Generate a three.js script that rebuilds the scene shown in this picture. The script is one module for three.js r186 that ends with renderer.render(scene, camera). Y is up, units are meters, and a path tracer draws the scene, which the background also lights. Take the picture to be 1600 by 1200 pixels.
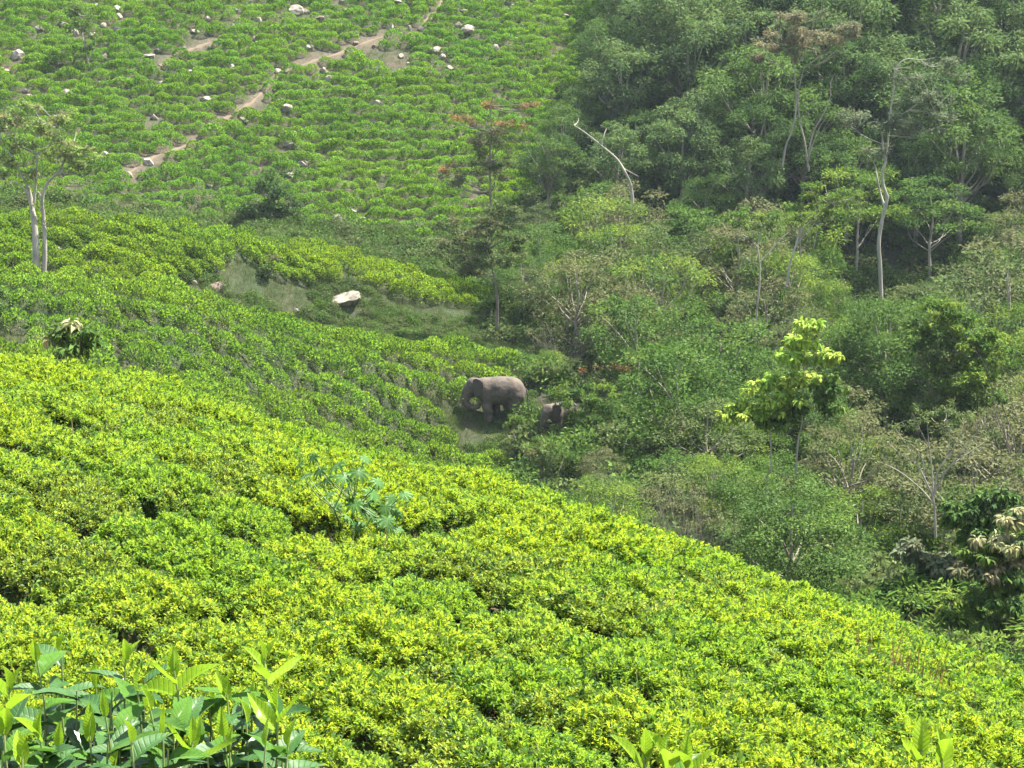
import * as THREE from 'three';
import { MarchingCubes } from 'three/addons/objects/MarchingCubes.js';
import { ImprovedNoise } from 'three/addons/math/ImprovedNoise.js';
import { mergeGeometries } from 'three/addons/utils/BufferGeometryUtils.js';

// ------------------------------------------------------------------ camera, sky, sun, exposure
const scene = new THREE.Scene();
const F = 2462, PITCH = 8 * Math.PI / 180, ST = Math.sin(PITCH), CT = Math.cos(PITCH);
const camera = new THREE.PerspectiveCamera(2 * Math.atan(600 / F) * 180 / Math.PI, 4 / 3, 0.1, 4000);
camera.position.set(0, 0, 0);
camera.lookAt(0, -ST, -CT);
const renderer = new THREE.WebGLRenderer({ antialias: true });
renderer.toneMapping = THREE.LinearToneMapping;
renderer.toneMappingExposure = 4.7;
renderer.shadowMap.enabled = true;

const SUN = new THREE.Vector3(0.4, 0.87, -0.2).normalize();
{
  const w = 256, h = 128, data = new Float32Array(w * h * 4);
  for (let j = 0; j < h; j++) for (let i = 0; i < w; i++) {
    const el = (j + 0.5) / h * Math.PI - Math.PI / 2, az = ((i + 0.5) / w - 0.5) * 2 * Math.PI;
    const v = new THREE.Vector3(Math.cos(el) * Math.cos(az), Math.sin(el), Math.cos(el) * Math.sin(az));
    const t = Math.max(0, v.y), k = Math.pow(1 - t, 2.2), g = Math.pow(Math.max(0, v.dot(SUN)), 6);
    const o = (j * w + i) * 4;
    data[o] = 0.15 + 0.3 * k + 0.5 * g; data[o + 1] = 0.22 + 0.28 * k + 0.46 * g; data[o + 2] = 0.33 + 0.2 * k + 0.36 * g; data[o + 3] = 1;
    if (v.y < 0) { data[o] *= 0.5; data[o + 1] *= 0.5; data[o + 2] *= 0.45; }
  }
  const tex = new THREE.DataTexture(data, w, h, THREE.RGBAFormat, THREE.FloatType);
  tex.mapping = THREE.EquirectangularReflectionMapping; tex.magFilter = tex.minFilter = THREE.LinearFilter; tex.needsUpdate = true;
  scene.background = tex; scene.environment = tex;
}
const sun = new THREE.DirectionalLight(new THREE.Color(1, 0.95, 0.86), 5);
sun.position.set(SUN.x * 200, SUN.y * 200, SUN.z * 200 - 90); sun.target.position.set(0, 0, -90);
sun.castShadow = true; sun.shadow.mapSize.set(4096, 4096);
Object.assign(sun.shadow.camera, { left: -130, right: 130, top: 130, bottom: -130, near: 1, far: 500 });
scene.add(sun, sun.target);
scene.fog = new THREE.FogExp2(new THREE.Color(0.72, 0.84, 0.95), 0.00013);

// ------------------------------------------------------------------ helpers
function rng(a) { return () => { a |= 0; a = a + 0x6D2B79F5 | 0; let t = Math.imul(a ^ a >>> 15, 1 | a); t = t + Math.imul(t ^ t >>> 7, 61 | t) ^ t; return ((t ^ t >>> 14) >>> 0) / 4294967296; }; }
const noise3 = new ImprovedNoise();
const N2 = (x, z, s = 0) => noise3.noise(x, s + 0.37, z);
const lerp = (a, b, t) => a + (b - a) * t, clamp = (v, a, b) => Math.min(b, Math.max(a, v));
const V = (x, y, z) => new THREE.Vector3(x, y, z);
const used = new Map();
function numbered(n) { const k = used.get(n) || 0; used.set(n, k + 1); return k ? n + '_' + String(k).padStart(3, '0') : n; }
function tag(o, label, category, group) { o.userData.label = label; o.userData.category = category; if (group) o.userData.group = group; return o; }
function thing(name, label, category, group) { const o = new THREE.Group(); o.name = numbered(name); tag(o, label, category, group); scene.add(o); return o; }
function part(name, geo, mat, parent) { const m = new THREE.Mesh(geo, mat); m.name = name; m.castShadow = m.receiveShadow = true; parent.add(m); return m; }
function copyOf(o, label, category, group) { const c = o.clone(); c.name = numbered(o.name.replace(/_\d+$/, '')); c.userData = {}; tag(c, label, category, group); scene.add(c); return c; }

// ---- photograph geometry: where a pixel of the 1600 x 1200 frame meets the land
function slopeOf(py) { const b = (600 - py) / F; return (b * CT - ST) / (CT + b * ST); }
function project(x, y, d) { const zc = -y * ST + d * CT, yc = y * CT + d * ST; return [800 + F * x / zc, 600 - F * yc / zc]; }
function along(px, py, d) { const b = (600 - py) / F, k = d / (CT + b * ST); return V((px - 800) / F * k, (b * CT - ST) * k, -d); }

// ------------------------------------------------------------------ land
const CANOPY = 0.62;   // tea stands this high over the soil
const COLS = [-500, 0, 250, 500, 770, 1000, 1200, 1400, 1600, 2000];
const RIDGE = [[24, 480], [24, 551], [23.5, 590], [22.5, 674], [21, 737], [19.5, 812], [18.5, 887], [17.5, 963], [16.5, 1038], [15, 1190]];
const K4 = [[68, 500], [69, 560], [72, 597], [78, 678], [82, 742], [60, 830], [52, 905], [45, 985], [40, 1065], [36, 1200]];
const K5 = [[80, 400], [80, 424], [84, 446], [90, 518], [95, 552], [88, 640], [80, 720], [70, 800], [62, 860], [58, 920]];
const K7 = [[94, 410], [95, 424], [98, 446], [104, 518], [105, 530], [103, 560], [98, 600], [92, 640], [88, 660], [84, 700]];
const K8 = [[104, 320], [105, 330], [107, 350], [114, 386], [118, 448], [116, 480], [112, 510], [108, 540], [105, 560], [100, 590]];
const K10 = [[124, 310], [126, 320], [128, 345], [131, 372], [134, 392], [137, 380], [138, 375], [138, 370], [138, 370], [138, 380]];
const K11 = [[162, 0], [166, 0], [169, 0], [174, 0], [180, 0], [184, 0], [183, 0], [182, 0], [182, 0], [182, 0]];
function knots(i) {
  const at = ([d, py]) => [d, slopeOf(py) * d];
  const r = RIDGE[i], ridge = at(r), k5 = at(K5[i]), k8 = at(K8[i]), k11 = at(K11[i]);
  const nb = [i > 6 ? 10.8 : 10.2, slopeOf(1200) * (i > 6 ? 10.8 : 10.2)];
  const mid = [lerp(nb[0], ridge[0], 0.6), lerp(nb[1], ridge[1], 0.6) + 0.16];
  const spur = i < 5;
  return [[-40, -0.8], [0, -1.02], [3.6, -1.2], [6.2, -2.5], nb, mid, ridge, [r[0] + 4, slopeOf(r[1]) * (r[0] + 4) - 0.9], [r[0] + 10, slopeOf(r[1]) * (r[0] + 10) - 2.6],
    at(K4[i]), k5, [K5[i][0] + 5, slopeOf(K5[i][1]) * (K5[i][0] + 5) - (spur && i < 4 ? 0.9 : 0)], at(K7[i]), k8,
    [K8[i][0] + 6, slopeOf(K8[i][1]) * (K8[i][0] + 6) - (spur ? 1.1 : -0.6)], at(K10[i]), k11, [250, k11[1] + (250 - k11[0]) * 0.62], [330, k11[1] + 58], [1600, k11[1] + 66]];
}
const KN = COLS.map((_, i) => knots(i));
function pchip(xs, ys, x) {
  const n = xs.length;
  if (x <= xs[0]) return ys[0]; if (x >= xs[n - 1]) return ys[n - 1];
  let i = 0; while (i < n - 2 && x > xs[i + 1]) i++;
  const del = (k) => (ys[k + 1] - ys[k]) / (xs[k + 1] - xs[k]);
  const m = (k) => { if (k <= 0) return del(0); if (k >= n - 1) return del(n - 2); const a = del(k - 1), b = del(k); if (a * b <= 0) return 0; const h0 = xs[k] - xs[k - 1], h1 = xs[k + 1] - xs[k]; return 3 * (h0 + h1) / ((2 * h1 + h0) / a + (h1 + 2 * h0) / b); };
  const h = xs[i + 1] - xs[i], t = (x - xs[i]) / h, t2 = t * t, t3 = t2 * t;
  return ys[i] * (2 * t3 - 3 * t2 + 1) + h * m(i) * (t3 - 2 * t2 + t) + ys[i + 1] * (-2 * t3 + 3 * t2) + h * m(i + 1) * (t3 - t2);
}
const PXS = []; for (let p = -500; p <= 2000; p += 20) PXS.push(p);
const KPX = PXS.map((p) => { const n = KN[0].length, ds = [], ys = []; for (let k = 0; k < n; k++) { ds.push(pchip(COLS, KN.map((c) => c[k][0]), p)); ys.push(pchip(COLS, KN.map((c) => c[k][1]), p)); } return [ds, ys]; });
function rawHeight(x, d) {
  let y = -5, p = 800;
  for (let it = 0; it < 3; it++) {
    p = d < 1 ? 800 + x * 300 : project(x, y, d)[0];
    const q = clamp((p + 500) / 20, 0, PXS.length - 1.001), i = Math.floor(q), t = q - i;
    y = lerp(pchip(KPX[i][0], KPX[i][1], d), pchip(KPX[i + 1][0], KPX[i + 1][1], d), t);
  }
  const far = clamp((d - 30) / 30, 0, 1);
  return y - CANOPY - 0.16 * clamp((32 - d) / 4, 0, 1) * clamp((d - 6) / 4, 0, 1) + far * (0.35 * N2(x * 0.11, d * 0.11, 4) + 0.14 * N2(x * 0.4, d * 0.4, 9)) + 0.05 * N2(x * 0.9, d * 0.9, 2);
}
const GX = [], GD = [];
for (let i = 0; i <= 300; i++) { const t = i / 150 - 1; GX.push(84 * t + 1100 * Math.pow(t, 15)); }
for (let d = -400; d < -10; d += 39) GD.push(d);
for (let d = -10; d < 34; d += 0.5) GD.push(d);
for (let d = 34; d < 200; d += 0.8) GD.push(d);
for (let d = 200; d < 300; d += 5) GD.push(d);
for (let d = 300; d <= 1600; d += 65) GD.push(d);
const GW = GX.length, HG = new Float32Array(GW * GD.length);
for (let j = 0; j < GD.length; j++) for (let i = 0; i < GW; i++) HG[j * GW + i] = rawHeight(GX[i], GD[j]);
function find(a, v) { let lo = 0, hi = a.length - 2; while (lo < hi) { const m = (lo + hi + 1) >> 1; if (a[m] <= v) lo = m; else hi = m - 1; } return lo; }
function H(x, d) { const i = find(GX, x), j = find(GD, d), t = clamp((x - GX[i]) / (GX[i + 1] - GX[i]), 0, 1), s = clamp((d - GD[j]) / (GD[j + 1] - GD[j]), 0, 1); return lerp(lerp(HG[j * GW + i], HG[j * GW + i + 1], t), lerp(HG[(j + 1) * GW + i], HG[(j + 1) * GW + i + 1], t), s); }
function normalAt(x, d, e = 0.6) { return V(-(H(x + e, d) - H(x - e, d)) / (2 * e), 1, (H(x, d + e) - H(x, d - e)) / (2 * e)).normalize(); }
function hit(px, py, dmin = 8, lift = CANOPY) { for (let d = dmin; d < 320; d += 0.2) { const p = along(px, py, d); if (p.y <= H(p.x, d) + lift) return { x: p.x, d, y: H(p.x, d) }; } const p = along(px, py, 300); return { x: p.x, d: 300, y: p.y }; }
function standAt(px, d) { let y = -8, x = 0; for (let k = 0; k < 4; k++) { x = (px - 800) / F * (-y * ST + d * CT); y = H(x, d); } return { x, d, y }; }
const heightTo = (g, py) => slopeOf(py) * g.d - g.y;

// what grows or lies where
const pathPix = [[600, 58], [520, 88], [440, 112], [416, 138], [392, 162], [340, 192], [296, 226], [240, 246], [196, 272]];
const PATH = pathPix.map(([a, b]) => hit(a, b, 122, 0.1));
const PATH2 = [[690, 0], [684, 18], [662, 34]].map(([a, b]) => hit(a, b, 130, 0.1));
const PATH3 = [[330, 66], [280, 82], [250, 104]].map(([a, b]) => hit(a, b, 130, 0.1));
function nearPath(x, d) { let best = 99; for (const P of [PATH, PATH2, PATH3]) for (let i = 0; i + 1 < P.length; i++) { const ax = P[i].x, ad = P[i].d, bx = P[i + 1].x - ax, bd = P[i + 1].d - ad, t = clamp(((x - ax) * bx + (d - ad) * bd) / (bx * bx + bd * bd), 0, 1); best = Math.min(best, Math.hypot(x - ax - bx * t, d - ad - bd * t)); } return best; }
function forestEdge(d) { return pchip([20, 30, 40, 50, 60, 70, 80, 95, 110, 118, 126, 140, 150, 165, 180, 200], [1650, 1420, 1200, 1010, 900, 830, 840, 812, 790, 745, 715, 770, 840, 905, 955, 995], d); }
function inForest(x, d, px) { return d > 22 && px > forestEdge(d); }

{
  const pos = new Float32Array(GW * GD.length * 3), col = new Float32Array(GW * GD.length * 3), uv = new Float32Array(GW * GD.length * 2), idx = [];
  for (let j = 0; j < GD.length; j++) for (let i = 0; i < GW; i++) {
    const k = j * GW + i, x = GX[i], d = GD[j], y = HG[k];
    pos.set([x, y, -d], k * 3); uv.set([x, d], k * 2);
    const px = d > 2 ? project(x, y, d)[0] : 800, n = N2(x * 0.35, d * 0.35, 1) + 0.6 * N2(x * 1.1, d * 1.1, 6);
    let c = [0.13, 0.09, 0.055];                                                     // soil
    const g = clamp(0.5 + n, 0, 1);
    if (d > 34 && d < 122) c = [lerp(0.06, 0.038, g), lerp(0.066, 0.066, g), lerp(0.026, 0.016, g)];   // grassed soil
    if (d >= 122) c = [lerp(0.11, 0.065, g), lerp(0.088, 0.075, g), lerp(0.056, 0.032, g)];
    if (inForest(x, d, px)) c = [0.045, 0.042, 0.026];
    if (nearPath(x, d) < 0.55) c = [0.125, 0.1, 0.065];
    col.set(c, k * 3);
  }
  for (let j = 0; j + 1 < GD.length; j++) for (let i = 0; i + 1 < GW; i++) { const a = j * GW + i, b = a + 1, c = a + GW, e = c + 1; idx.push(a, b, c, b, e, c); }
  const g = new THREE.BufferGeometry();
  g.setAttribute('position', new THREE.BufferAttribute(pos, 3)); g.setAttribute('color', new THREE.BufferAttribute(col, 3)); g.setAttribute('uv', new THREE.BufferAttribute(uv, 2));
  g.setIndex(idx); g.computeVertexNormals();
  const S = 512, a = new Uint8Array(S * S * 4), r = rng(5), b = new Uint8Array(S * S * 4);
  for (let j = 0; j < S; j++) for (let i = 0; i < S; i++) { const u = i / S * 16, v = j / S * 16; const n = 0.5 + 0.28 * N2(u, v, 3) + 0.22 * N2(u * 3.1, v * 3.1, 8) + (r() - 0.5) * 0.4; const o = (j * S + i) * 4, k = clamp(150 + n * 105, 0, 255); a.set([k, k * 0.98, k * 0.95, 255], o); const q = clamp(n, 0, 1) * 255; b.set([q, q, q, 255], o); }
  const mk = (d, srgb) => { const t = new THREE.DataTexture(d, S, S); t.wrapS = t.wrapT = THREE.RepeatWrapping; t.repeat.set(0.28, 0.28); t.magFilter = THREE.LinearFilter; if (srgb) t.colorSpace = THREE.SRGBColorSpace; t.needsUpdate = true; return t; };
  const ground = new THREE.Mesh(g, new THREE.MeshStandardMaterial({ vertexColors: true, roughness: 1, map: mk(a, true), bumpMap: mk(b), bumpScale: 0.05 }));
  ground.name = 'terrain'; ground.userData.kind = 'structure'; ground.userData.label = 'rolling tea estate hillsides with a wooded gully'; ground.receiveShadow = ground.castShadow = true; scene.add(ground);
}
// worn earth tracks climbing the back hill
function track(P, w, name, label, seed) {
  const r = rng(seed), pos = [], idx = [], pts = [];
  for (let i = 0; i + 1 < P.length; i++) for (let k = 0; k < 8; k++) pts.push([lerp(P[i].x, P[i + 1].x, k / 8), lerp(P[i].d, P[i + 1].d, k / 8)]);
  pts.push([P[P.length - 1].x, P[P.length - 1].d]);
  const ac = 6;
  pts.forEach(([x, d], i) => {
    const q = pts[Math.min(i + 1, pts.length - 1)], p = pts[Math.max(i - 1, 0)], tx = q[0] - p[0], td = q[1] - p[1], l = Math.hypot(tx, td), hw = w * (0.2 + 1.1 * r() * r() + 0.3 * r());
    for (let k = 0; k <= ac; k++) { const s = (k / ac * 2 - 1) * hw, X = x - td / l * s, D = d + tx / l * s; pos.push(X, H(X, D) + (k % ac ? 0.05 : -0.05) + (k % ac ? r() * 0.07 : 0), -D); if (i && k) { const a = (i - 1) * (ac + 1) + k - 1; idx.push(a, a + 1, a + ac + 1, a + 1, a + ac + 2, a + ac + 1); } }
  });
  const g = new THREE.BufferGeometry(); g.setAttribute('position', new THREE.Float32BufferAttribute(pos, 3)); g.setIndex(idx); g.computeVertexNormals();
  const m = new THREE.Mesh(g, new THREE.MeshStandardMaterial({ color: new THREE.Color(0.115, 0.085, 0.055), roughness: 1, side: THREE.DoubleSide })); m.name = name; m.userData.kind = 'structure'; m.userData.label = label; m.receiveShadow = true; scene.add(m);
}
track(PATH, 0.26, 'footpath', 'bare brown footpath climbing diagonally through the back tea rows', 3);
track(PATH2, 0.32, 'footpath_001', 'short bare earth path at the top of the back hill', 4);
track(PATH3, 0.28, 'footpath_002', 'short bare earth path beside the small hill tree', 6);

// ------------------------------------------------------------------ foliage building
class Leaves {
  constructor() { this.p = []; this.c = []; this.i = []; }
  get n() { return this.p.length / 3; }
  // a diamond blade folded along its midrib: two faces
  small(o, dir, up, len, wid, c, fold = 0.25) {
    const s = _s.crossVectors(dir, up).normalize(), u = _u.crossVectors(s, dir), b = this.n, m = 0.48 * len, f = wid * fold;
    this.p.push(o.x, o.y, o.z, o.x + dir.x * m + s.x * wid * 0.5 + u.x * f, o.y + dir.y * m + s.y * wid * 0.5 + u.y * f, o.z + dir.z * m + s.z * wid * 0.5 + u.z * f,
      o.x + dir.x * len, o.y + dir.y * len, o.z + dir.z * len, o.x + dir.x * m - s.x * wid * 0.5 + u.x * f, o.y + dir.y * m - s.y * wid * 0.5 + u.y * f, o.z + dir.z * m - s.z * wid * 0.5 + u.z * f);
    for (let k = 0; k < 4; k++) this.c.push(c[0], c[1], c[2]);
    this.i.push(b, b + 1, b + 2, b, b + 2, b + 3);
  }
  // a longer blade, folded and bent down toward its tip: six faces
  blade(o, dir, up, len, wid, c, droop = 0.25, fold = 0.22) {
    const s = _s.crossVectors(dir, up).normalize(), u = _u.crossVectors(s, dir), b = this.n;
    const at = (t, x, h) => this.p.push(o.x + dir.x * len * t + s.x * x + u.x * h, o.y + dir.y * len * t + s.y * x + u.y * h, o.z + dir.z * len * t + s.z * x + u.z * h);
    const f = wid * fold;
    at(0, 0, 0); at(0.34, wid * 0.46, f); at(0.36, 0, len * 0.02); at(0.34, -wid * 0.46, f);
    at(0.68, wid * 0.4, f - len * droop * 0.3); at(0.7, 0, -len * droop * 0.35); at(0.68, -wid * 0.4, f - len * droop * 0.3); at(0.98, 0, -len * droop);
    for (let k = 0; k < 8; k++) this.c.push(c[0], c[1], c[2]);
    for (const q of [[0, 1, 2], [0, 2, 3], [1, 4, 5], [1, 5, 2], [2, 5, 6], [2, 6, 3], [4, 7, 5], [5, 7, 6]]) this.i.push(b + q[0], b + q[1], b + q[2]);
  }
  build() {
    const g = new THREE.BufferGeometry(); g.setAttribute('position', new THREE.Float32BufferAttribute(this.p, 3)); g.setAttribute('color', new THREE.Float32BufferAttribute(this.c, 3)); g.setIndex(this.i); g.computeVertexNormals(); return g;
  }
}
const _s = V(0, 0, 0), _u = V(0, 0, 0);
const unit = (r) => { const z = r() * 2 - 1, a = r() * 6.2832, q = Math.sqrt(1 - z * z); return V(q * Math.cos(a), z, q * Math.sin(a)); };
const vary = (c, r, k = 0.25, h = 0.12) => { const b = 1 + (r() - 0.5) * 2 * k, w = (r() - 0.5) * 2 * h; return [Math.max(0.004, c[0] * b * (1 + w)), c[1] * b, Math.max(0.004, c[2] * b * (1 - w * 0.6))]; };
const mixc = (a, b, t) => [lerp(a[0], b[0], t), lerp(a[1], b[1], t), lerp(a[2], b[2], t)];
// tapering tube through points with a radius at each
function tube(pts, radii, seg = 6, out = null) {
  out = out || { p: [], i: [] };
  const base0 = out.p.length / 3; let n = V(1, 0, 0.3);
  pts.forEach((p, k) => {
    const t = V(0, 0, 0).subVectors(pts[Math.min(k + 1, pts.length - 1)], pts[Math.max(k - 1, 0)]).normalize();
    n = n.clone().sub(t.clone().multiplyScalar(n.dot(t))).normalize(); const b = V(0, 0, 0).crossVectors(t, n);
    for (let s = 0; s < seg; s++) { const a = s / seg * 6.28318, c = Math.cos(a) * radii[k], q = Math.sin(a) * radii[k]; out.p.push(p.x + n.x * c + b.x * q, p.y + n.y * c + b.y * q, p.z + n.z * c + b.z * q); }
    if (k) for (let s = 0; s < seg; s++) { const a = base0 + (k - 1) * seg + s, b2 = base0 + (k - 1) * seg + (s + 1) % seg; out.i.push(a, b2, a + seg, b2, b2 + seg, a + seg); }
  });
  return out;
}
function tubeGeo(o) { const g = new THREE.BufferGeometry(); g.setAttribute('position', new THREE.Float32BufferAttribute(o.p, 3)); g.setIndex(o.i); g.computeVertexNormals();
  const c = new Float32Array(o.p.length); for (let i = 0; i < o.p.length; i += 3) { const n = N2(o.p[i] * 5, o.p[i + 2] * 5 + o.p[i + 1] * 2.2, 3) * 0.5 + N2(o.p[i] * 14, o.p[i + 1] * 9, o.p[i + 2] * 14) * 0.4, b = clamp(0.95 + n * 0.75, 0.45, 1.5); c.set([b, b * (0.98 + n * 0.05), b * (0.95 - n * 0.08)], i); }
  g.setAttribute('color', new THREE.BufferAttribute(c, 3)); return g; }
function branchPath(a, b, r, bend, n = 5) { const pts = [], l = a.distanceTo(b), side = unit(r).multiplyScalar(l * bend), sag = V(0, l * bend * 0.5, 0); for (let k = 0; k <= n; k++) { const t = k / n, w = Math.sin(t * Math.PI); pts.push(a.clone().lerp(b, t).addScaledVector(side, w).addScaledVector(sag, -w).add(unit(r).multiplyScalar(k && k < n ? l * 0.02 : 0))); } return pts; }

const leafMat = (name, rough, trans, coat = 0, extra = {}) => { const m = new THREE.MeshPhysicalMaterial({ vertexColors: true, roughness: rough, transmission: trans, thickness: 0, clearcoat: coat * 0.45, clearcoatRoughness: 0.38, specularIntensity: 0.22, side: THREE.DoubleSide, ...extra }); m.name = name; return m; };
const TINT = (r, g, b) => ({ color: new THREE.Color(r, g, b) });
const M = {
  tea: [leafMat('tea leaf', 1, 0.44, 0.14), leafMat('yellow tea leaf', 1, 0.46, 0.12, TINT(1.1, 1.04, 0.8)), leafMat('green tea leaf', 1, 0.42, 0.14, TINT(0.84, 0.93, 0.85)), leafMat('olive tea leaf', 1, 0.28, 0.35, TINT(0.8, 0.76, 0.9))],
  far: leafMat('hill tea leaf', 1, 0.42, 0), tree: leafMat('tree leaf', 1, 0.36, 0), dry: leafMat('dry leaf', 1, 0.2),
  grass: leafMat('grass blade', 1, 0.3, 0.1),
  bark: new THREE.MeshStandardMaterial({ color: new THREE.Color(0.13, 0.11, 0.085), roughness: 0.95, vertexColors: true }),
  paleBark: new THREE.MeshStandardMaterial({ color: new THREE.Color(0.26, 0.24, 0.195), roughness: 0.9, vertexColors: true }),
  greyBark: new THREE.MeshStandardMaterial({ color: new THREE.Color(0.22, 0.195, 0.155), roughness: 0.92, vertexColors: true }),
  teaStem: new THREE.MeshStandardMaterial({ color: new THREE.Color(0.14, 0.11, 0.075), roughness: 0.95 }),
};
function barkTexture(mat, seed, dark) {
  const S = 256, a = new Uint8Array(S * S * 4);
  for (let j = 0; j < S; j++) for (let i = 0; i < S; i++) { const n = N2(i / S * 10, j / S * 4, seed) * 0.6 + N2(i / S * 30, j / S * 18, seed + 3) * 0.4; const k = clamp(255 * (0.8 + n * dark), 60, 255); a.set([k, k * 0.97, k * 0.93, 255], (j * S + i) * 4); }
  const t = new THREE.DataTexture(a, S, S); t.wrapS = t.wrapT = THREE.RepeatWrapping; t.magFilter = THREE.LinearFilter; t.colorSpace = THREE.SRGBColorSpace; t.needsUpdate = true; return t;
}

// ------------------------------------------------------------------ tea bushes
const YOUNG = [0.34, 0.43, 0.022], FRESH = [0.19, 0.3, 0.018], MATURE = [0.075, 0.155, 0.016], OLD = [0.042, 0.095, 0.015];
function teaBush(seed, R, h, shoots, mature, big) {
  const r = rng(seed), L = new Leaves(), lump = (a, q) => 1 + 0.2 * N2(Math.cos(a) * 1.2 + seed, Math.sin(a) * 1.2, 3) * (0.5 + q);
  const top = (x, z) => h * (1 - 0.16 * Math.pow((x * x + z * z) / (R * R), 2.2)) + 0.09 * N2(x * 2.6 + seed, z * 2.6, 5) + 0.13 * N2(x * 7, z * 7, seed);
  const spot = () => { const a = r() * 6.2832, q = Math.sqrt(r()) * R * lump(a, 1); return [Math.cos(a) * q, Math.sin(a) * q, a, q / R]; };
  for (let k = 0; k < mature; k++) {
    const [x, z, a, q] = spot(), side = r() < 0.4;
    let o, out;
    if (side) { const hh = r(), rr = R * lump(a, 1) * (0.72 + 0.3 * Math.sin(hh * 2.6)); o = V(Math.cos(a) * rr, h * (0.1 + 0.62 * hh), Math.sin(a) * rr); out = V(Math.cos(a), 0.15 + r() * 0.5, Math.sin(a)); }
    else { o = V(x, top(x, z) + 0.035 - r() * r() * 0.26, z); out = V(Math.cos(a) * q, 0.35, Math.sin(a) * q); }
    const d = out.add(unit(r).multiplyScalar(0.75)).normalize(), up = V(0, 1, 0).add(unit(r).multiplyScalar(0.7)).normalize(), len = (0.075 + r() * 0.045) * big;
    const c = vary(r() < 0.4 ? OLD : r() < 0.72 ? MATURE : r() < 0.96 ? FRESH : [0.2, 0.19, 0.05], r);
    L.blade(o, d, up, len, len * 0.42, c, 0.2);
  }
  for (let k = 0; k < shoots; k++) {
    const [x, z, a, q] = spot(), y = top(x, z) + (r() - 0.4) * 0.05, axis = V(Math.cos(a) * q * 0.45, 1, Math.sin(a) * q * 0.45).add(unit(r).multiplyScalar(0.3)).normalize(), a0 = r() * 6.28, hue = r(), c0 = hue < 0.5 ? YOUNG : hue < 0.85 ? mixc(YOUNG, FRESH, 0.55) : FRESH;
    for (let s = 0; s < 4; s++) {
      const an = a0 + s * 2.4, open = s === 0 ? 0.15 : 0.45 + s * 0.28, d = axis.clone().add(V(Math.cos(an) * open, 0, Math.sin(an) * open)).normalize(), len = (s === 0 ? 0.04 : 0.045 + s * 0.01 + r() * 0.02) * big;
      L.blade(V(x, y - s * 0.012, z), d, V(-d.x * d.y, 1 - d.y * d.y + 0.05, -d.z * d.y).add(unit(r).multiplyScalar(0.25)).normalize(), len, len * 0.4, vary(s === 3 ? mixc(c0, FRESH, 0.5) : c0, r, 0.18), 0.18);
    }
  }
  return L.build();
}
function teaStems(seed, R, h) { const r = rng(seed), o = { p: [], i: [] }; for (let k = 0; k < 7; k++) { const a = r() * 6.28, b = V(Math.cos(a) * 0.08, 0, Math.sin(a) * 0.08), t = V(Math.cos(a) * R * 0.6, h * 0.7, Math.sin(a) * R * 0.6); tube(branchPath(b, t, r, 0.1, 3), [0.03, 0.022, 0.016, 0.008], 5, o); } return tubeGeo(o); }
const nearBush = [], farBush = [];
for (let k = 0; k < 6; k++) nearBush.push(teaBush(100 + k, 0.68, 0.58, 1800, 2800, 0.6));
const nearStem = [0, 1].map((k) => teaStems(140 + k, 0.7, 0.66));
function hillBush(seed, R, h, n) {          // a tea bush seen from a hill away: sprigs stand for pairs of leaves
  const r = rng(seed), L = new Leaves();
  for (let k = 0; k < n; k++) {
    const a = r() * 6.2832, up = r(), th = Math.acos(up), lump = 1 + 0.22 * N2(Math.cos(a) * 1.5 + seed, Math.sin(a) * 1.5, up), q = Math.sin(th) * R * lump * (0.85 + 0.2 * r());
    const o = V(Math.cos(a) * q, h * (0.12 + 0.88 * Math.pow(up, 0.7)) * (0.93 + 0.12 * r()) - 0.03, Math.sin(a) * q), out = V(Math.cos(a) * Math.sin(th), 0.4 + up, Math.sin(a) * Math.sin(th)).add(unit(r).multiplyScalar(0.8)).normalize();
    const c = vary(r() < 0.42 ? [0.26, 0.39, 0.028] : r() < 0.5 ? [0.15, 0.26, 0.024] : [0.042, 0.09, 0.016], r, 0.25), len = 0.085 + r() * 0.08;
    L.small(o, out, V(0, 1, 0).add(unit(r).multiplyScalar(0.8)).normalize(), len, len * 0.5, c);
  }
  return L.build();
}
for (let k = 0; k < 5; k++) farBush.push(hillBush(200 + k, 0.6 + 0.04 * k, 0.72 + 0.05 * k, 680 + 60 * k));

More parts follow.
